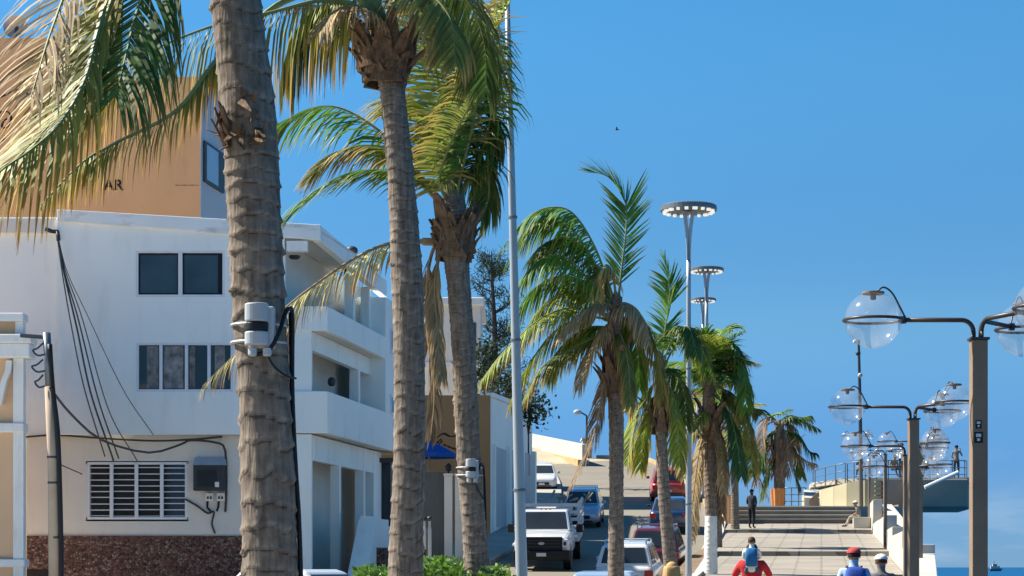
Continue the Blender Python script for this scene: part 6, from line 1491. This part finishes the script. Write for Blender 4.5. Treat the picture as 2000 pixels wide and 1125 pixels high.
    me = bpy.data.meshes.new('body_cage'); me.from_pydata([tuple(Vector(J[n][0])*k) for n in names], [(idx[a], idx[c]) for a, c in E], [])
    o = bpy.data.objects.new('body_cage', me); COL.objects.link(o)
    md = o.modifiers.new('skin', 'SKIN'); md.use_smooth_shade = True; md.branch_smoothing = 0.4
    sv = me.skin_vertices[0].data
    for n in names: sv[idx[n]].radius = (J[n][1]*k, J[n][2]*k); sv[idx[n]].use_root = n == 'pel'
    ss = o.modifiers.new('sub', 'SUBSURF'); ss.levels = 1; ss.render_levels = 1
    dg = bpy.context.evaluated_depsgraph_get(); nm_ = bpy.data.meshes.new_from_object(o.evaluated_get(dg)); bpy.data.objects.remove(o); nm_.name = 'body'
    body = bpy.data.objects.new('body', nm_); COL.objects.link(body); body.parent = t
    nm_.materials.clear()
    for m_ in (SKIN, shirt, legs, C_black): nm_.materials.append(m_)
    def mi(a, c):
        if a in ('pel','sp','ch') and c[:2] in ('sp','ch','nk','sh'): return 1
        if a == 'pel' or a[:2] in ('hp','kn'): return 2
        if a[:2] == 'an': return 3
        if a[:2] == 'sh': return 1
        if a[:2] == 'el' and sleeves == 'long': return 1
        return 0
    segs_ = [(Vector(J[a][0])*k, Vector(J[c][0])*k, mi(a,c), (J[a][1]+J[c][1])/2*k) for a, c in E]
    for pl in nm_.polygons:
        ctr = pl.center; best = 9
        for a, c, m_, rad in segs_:
            ab = c-a; u = max(0, min(1, (ctr-a).dot(ab)/ab.length_squared)); d_ = (ctr-(a+ab*u)).length - rad
            if d_ < best: best = d_; pl.material_index = m_
        pl.use_smooth = True
    hd = Vector(J['hd1'][0])*k; up_ = (Vector(J['hd2'][0])*k-hd)
    def part(b, nm2, m_, smooth=True):
        oo = b.build(nm2, m_, None, smooth); oo.parent = t; return oo
    for s in (-1,1): b = MB(); b.ball((hd.x+s*.082*k, hd.y-.005, hd.z-.01), .012*k, .022*k, .032*k, 8, 6); part(b, 'ear', SKIN)
    b = MB(); b.ball((hd.x, hd.y+.10*k, hd.z-.012), .013*k, .02*k, .024*k, 8, 6); part(b, 'nose', SKIN)
    for s in (-1,1): b = MB(); b.ball((hd.x+s*.032*k, hd.y+.086*k, hd.z+.018*k), .012*k, .010*k, .008*k, 8, 5); part(b, 'eye', C_black)
    b = MB(); b.box(hd.x-.022*k, hd.x+.022*k, hd.y+.088*k, hd.y+.096*k, hd.z-.052*k, hd.z-.044*k); part(b, 'mouth', C_redcap)
    if hair:
        b = MB(); n, m2 = 18, 9; vs = []
        for i in range(m2+1):
            el = -0.35 + (math.pi/2+0.35)*i/m2
            for q in range(n):
                a = 2*math.pi*q/n; fr = max(0, math.sin(a)); e2 = el if el > 0.45 or fr < 0.3 else el + (0.45-el)*min(1,(fr-0.3)*2)
                jit = 1 + 0.05*noise.noise(Vector((math.cos(a)*3, math.sin(a)*3, el*4)))
                vs.append((hd.x+.092*k*jit*math.cos(e2)*math.cos(a), hd.y-.008*k+.112*k*jit*math.cos(e2)*math.sin(a), hd.z+.012*k+.098*k*jit*math.sin(e2)))
        b.add(vs, [(i*n+q, i*n+(q+1)%n, (i+1)*n+(q+1)%n, (i+1)*n+q) for i in range(m2) for q in range(n)]); part(b, 'hair', hair)
        if hairstyle == 'long':
            for q in range(22):
                a = math.pi + math.pi*q/21; p0 = hd + Vector((.088*k*math.cos(a), -.01+.105*k*math.sin(a), .04*k)); b = MB()
                b.tube(catmull([p0, p0+Vector((.012*math.cos(a),-.02,-.10)), p0+Vector((.02*math.cos(a)+R.uniform(-.02,.02),-.035,-.22)), p0+Vector((.01*math.cos(a)+R.uniform(-.03,.03),-.02,-.34))], 8), [.026,.03,.03,.028,.026,.022,.016,.006], 6); part(b, 'hair_lock', hair)
    if cap:
        b = MB(); b.ball((hd.x, hd.y-.005, hd.z+.035*k), .102*k, .122*k, .082*k, 18, 7, z0=0.0, z1=0.999); b.lathe([(.101*k,0),(.102*k,.012)], (hd.x,hd.y-.005,hd.z+.028*k), 18); part(b, 'cap', cap)
        if cap_brim:
            b = MB(); pts = [(hd.x+.09*k*math.cos(math.pi*q/10), hd.y+.06*k+.14*k*math.sin(math.pi*q/10)) for q in range(11)]; b.prism(pts, hd.z+.030*k, hd.z+.040*k); part(b, 'cap_brim', cap)
    if pack:
        ch = Vector(J['ch'][0])*k; b = MB(); vs = []
        for (z, w, d0) in ((-.30,.11,.10),(-.26,.145,.15),(-.05,.15,.17),(.10,.135,.14),(.15,.09,.08)):
            for q in range(14):
                a = 2*math.pi*q/14; vs.append((ch.x+w*k*math.copysign(abs(math.cos(a))**.6, math.cos(a)), ch.y-.14*k-d0*k*0.5+d0*k*0.55*math.copysign(abs(math.sin(a))**.6, math.sin(a)), ch.z+z*k))
        b.add(vs, [(i*14+q, i*14+(q+1)%14, (i+1)*14+(q+1)%14, (i+1)*14+q) for i in range(4) for q in range(14)] + [tuple(reversed(range(14))), tuple(range(56,70))]); pk = part(b, 'backpack', pack)
        for s in (-1,1): b = MB(); b.tube(catmull([ch+Vector((s*.09*k,-.12*k,.10*k)), ch+Vector((s*.10*k,-.02,.155*k)), ch+Vector((s*.11*k,.10*k,.06*k)), ch+Vector((s*.12*k,.05*k,-.12*k)), ch+Vector((s*.12*k,-.10*k,-.2*k))], 12), .017*k, 6); part(b, 'pack_strap', C_black)
        b = MB(); b.box(ch.x-.09*k, ch.x+.09*k, ch.y-.275*k, ch.y-.20*k, ch.z-.2*k, ch.z-.02*k); oo = part(b, 'pack_pocket', pack, False); oo.modifiers.new('bevel','BEVEL').width = .02
    t.rotation_euler = (0, 0, yaw); return t
AW = -math.atan(0.15)                                                   # walking away along the street
DA = 32.0
ad = person('adult in red shirt carrying a child on the shoulders', (X(1470,DA), DA+0.1, zp(DA)), AW, 1.70, C_red, C_jean, 'hold', hair=H_dark, walk=1, bulk=1.3)
person('child with blue backpack riding on shoulders', (X(1467,DA), DA-0.08, 1.50), AW, 1.12, C_white, C_jean, 'shoulders', hair=H_brown, pack=C_teal)
person('man in red cap and pale blue shirt with blue backpack', (X(1668,29), 29, 0.12), AW+0.1, 1.74, C_ltblue, C_khaki, 'stand', hair=H_dark, bulk=1.15, cap=C_redcap, pack=C_blue2, walk=1)
person('person in white cap and grey shirt beside the red capped man', (X(1721,29.4), 29.4, 0.14), AW, 1.63, C_grey, C_dark, 'stand', hair=H_brown, bulk=1.12, cap=C_white, walk=-1)
person('blond person whose head shows at the bottom before the fifth palm', (X(1312,28.5), 28.5, 0.0), AW, 1.66, C_pink, C_jean, 'stand', hair=H_blond, hairstyle='long', walk=1)
person('man in black standing on the promenade before the steps', (X(1468,92.5), 92.5, zp(92.5)), math.radians(-40), 1.76, C_char, C_black, 'hands_front', sleeves='long', hair=H_dark, bulk=1.22)
person('man in white cap sitting on the bench block', (SX(1.85,93.7), 93.7, zp(93.6)), math.radians(75), 1.72, C_grey, C_khaki, 'sit', hair=H_dark, cap=C_white)
person('man in tan shirt standing on the overhanging lookout slab', (X(1868,105.5), 105.5, LZ+0.01), math.radians(-20), 1.72, C_tan, C_dark, 'phone', hair=H_dark, cap=C_dark, cap_brim=False)
person('dark clothed person sitting at the left of the lookout deck', (X(1682,105.8), 105.8, LZ+0.05), math.radians(160), 1.7, C_black, C_dark, 'sit', hair=H_dark)
person('person with dark hair standing in the middle of the lookout deck', (X(1761,107.5), 107.5, LZ+0.01), math.radians(30), 1.95, C_white, C_dark, 'phone', hair=H_dark)
person('person in a pale top sitting at the middle lookout railing', (X(1744,105.5), 105.5, LZ+0.05), math.radians(200), 1.7, C_tan, C_dark, 'sit', hair=H_dark)
person('person in dark clothes sitting at the right of the lookout deck', (X(1806,105.5), 105.5, LZ+0.05), math.radians(150), 1.7, C_dark, C_dark, 'sit', hair=H_dark)

# a bird high over the palms
bd = thing('bird', tuple(P(1205,253,160)), 'small dark bird flying in the open sky', 'bird')
b = MB(); c = P(1205,253,160); b.ball(c, 0.16, 0.06, 0.06, 8, 6); b.build('body', M_dark, bd, smooth=True)
for sx in (-1, 1):
    b = MB(); b.add([c+Vector((0.05,0,0.03)), c+Vector((-0.06,0,0.03)), c+Vector((-0.10,sx*0.35,0.12)), c+Vector((0.0,sx*0.33,0.13))], [(0,1,2,3)]); b.build('wing', M_dark, bd)
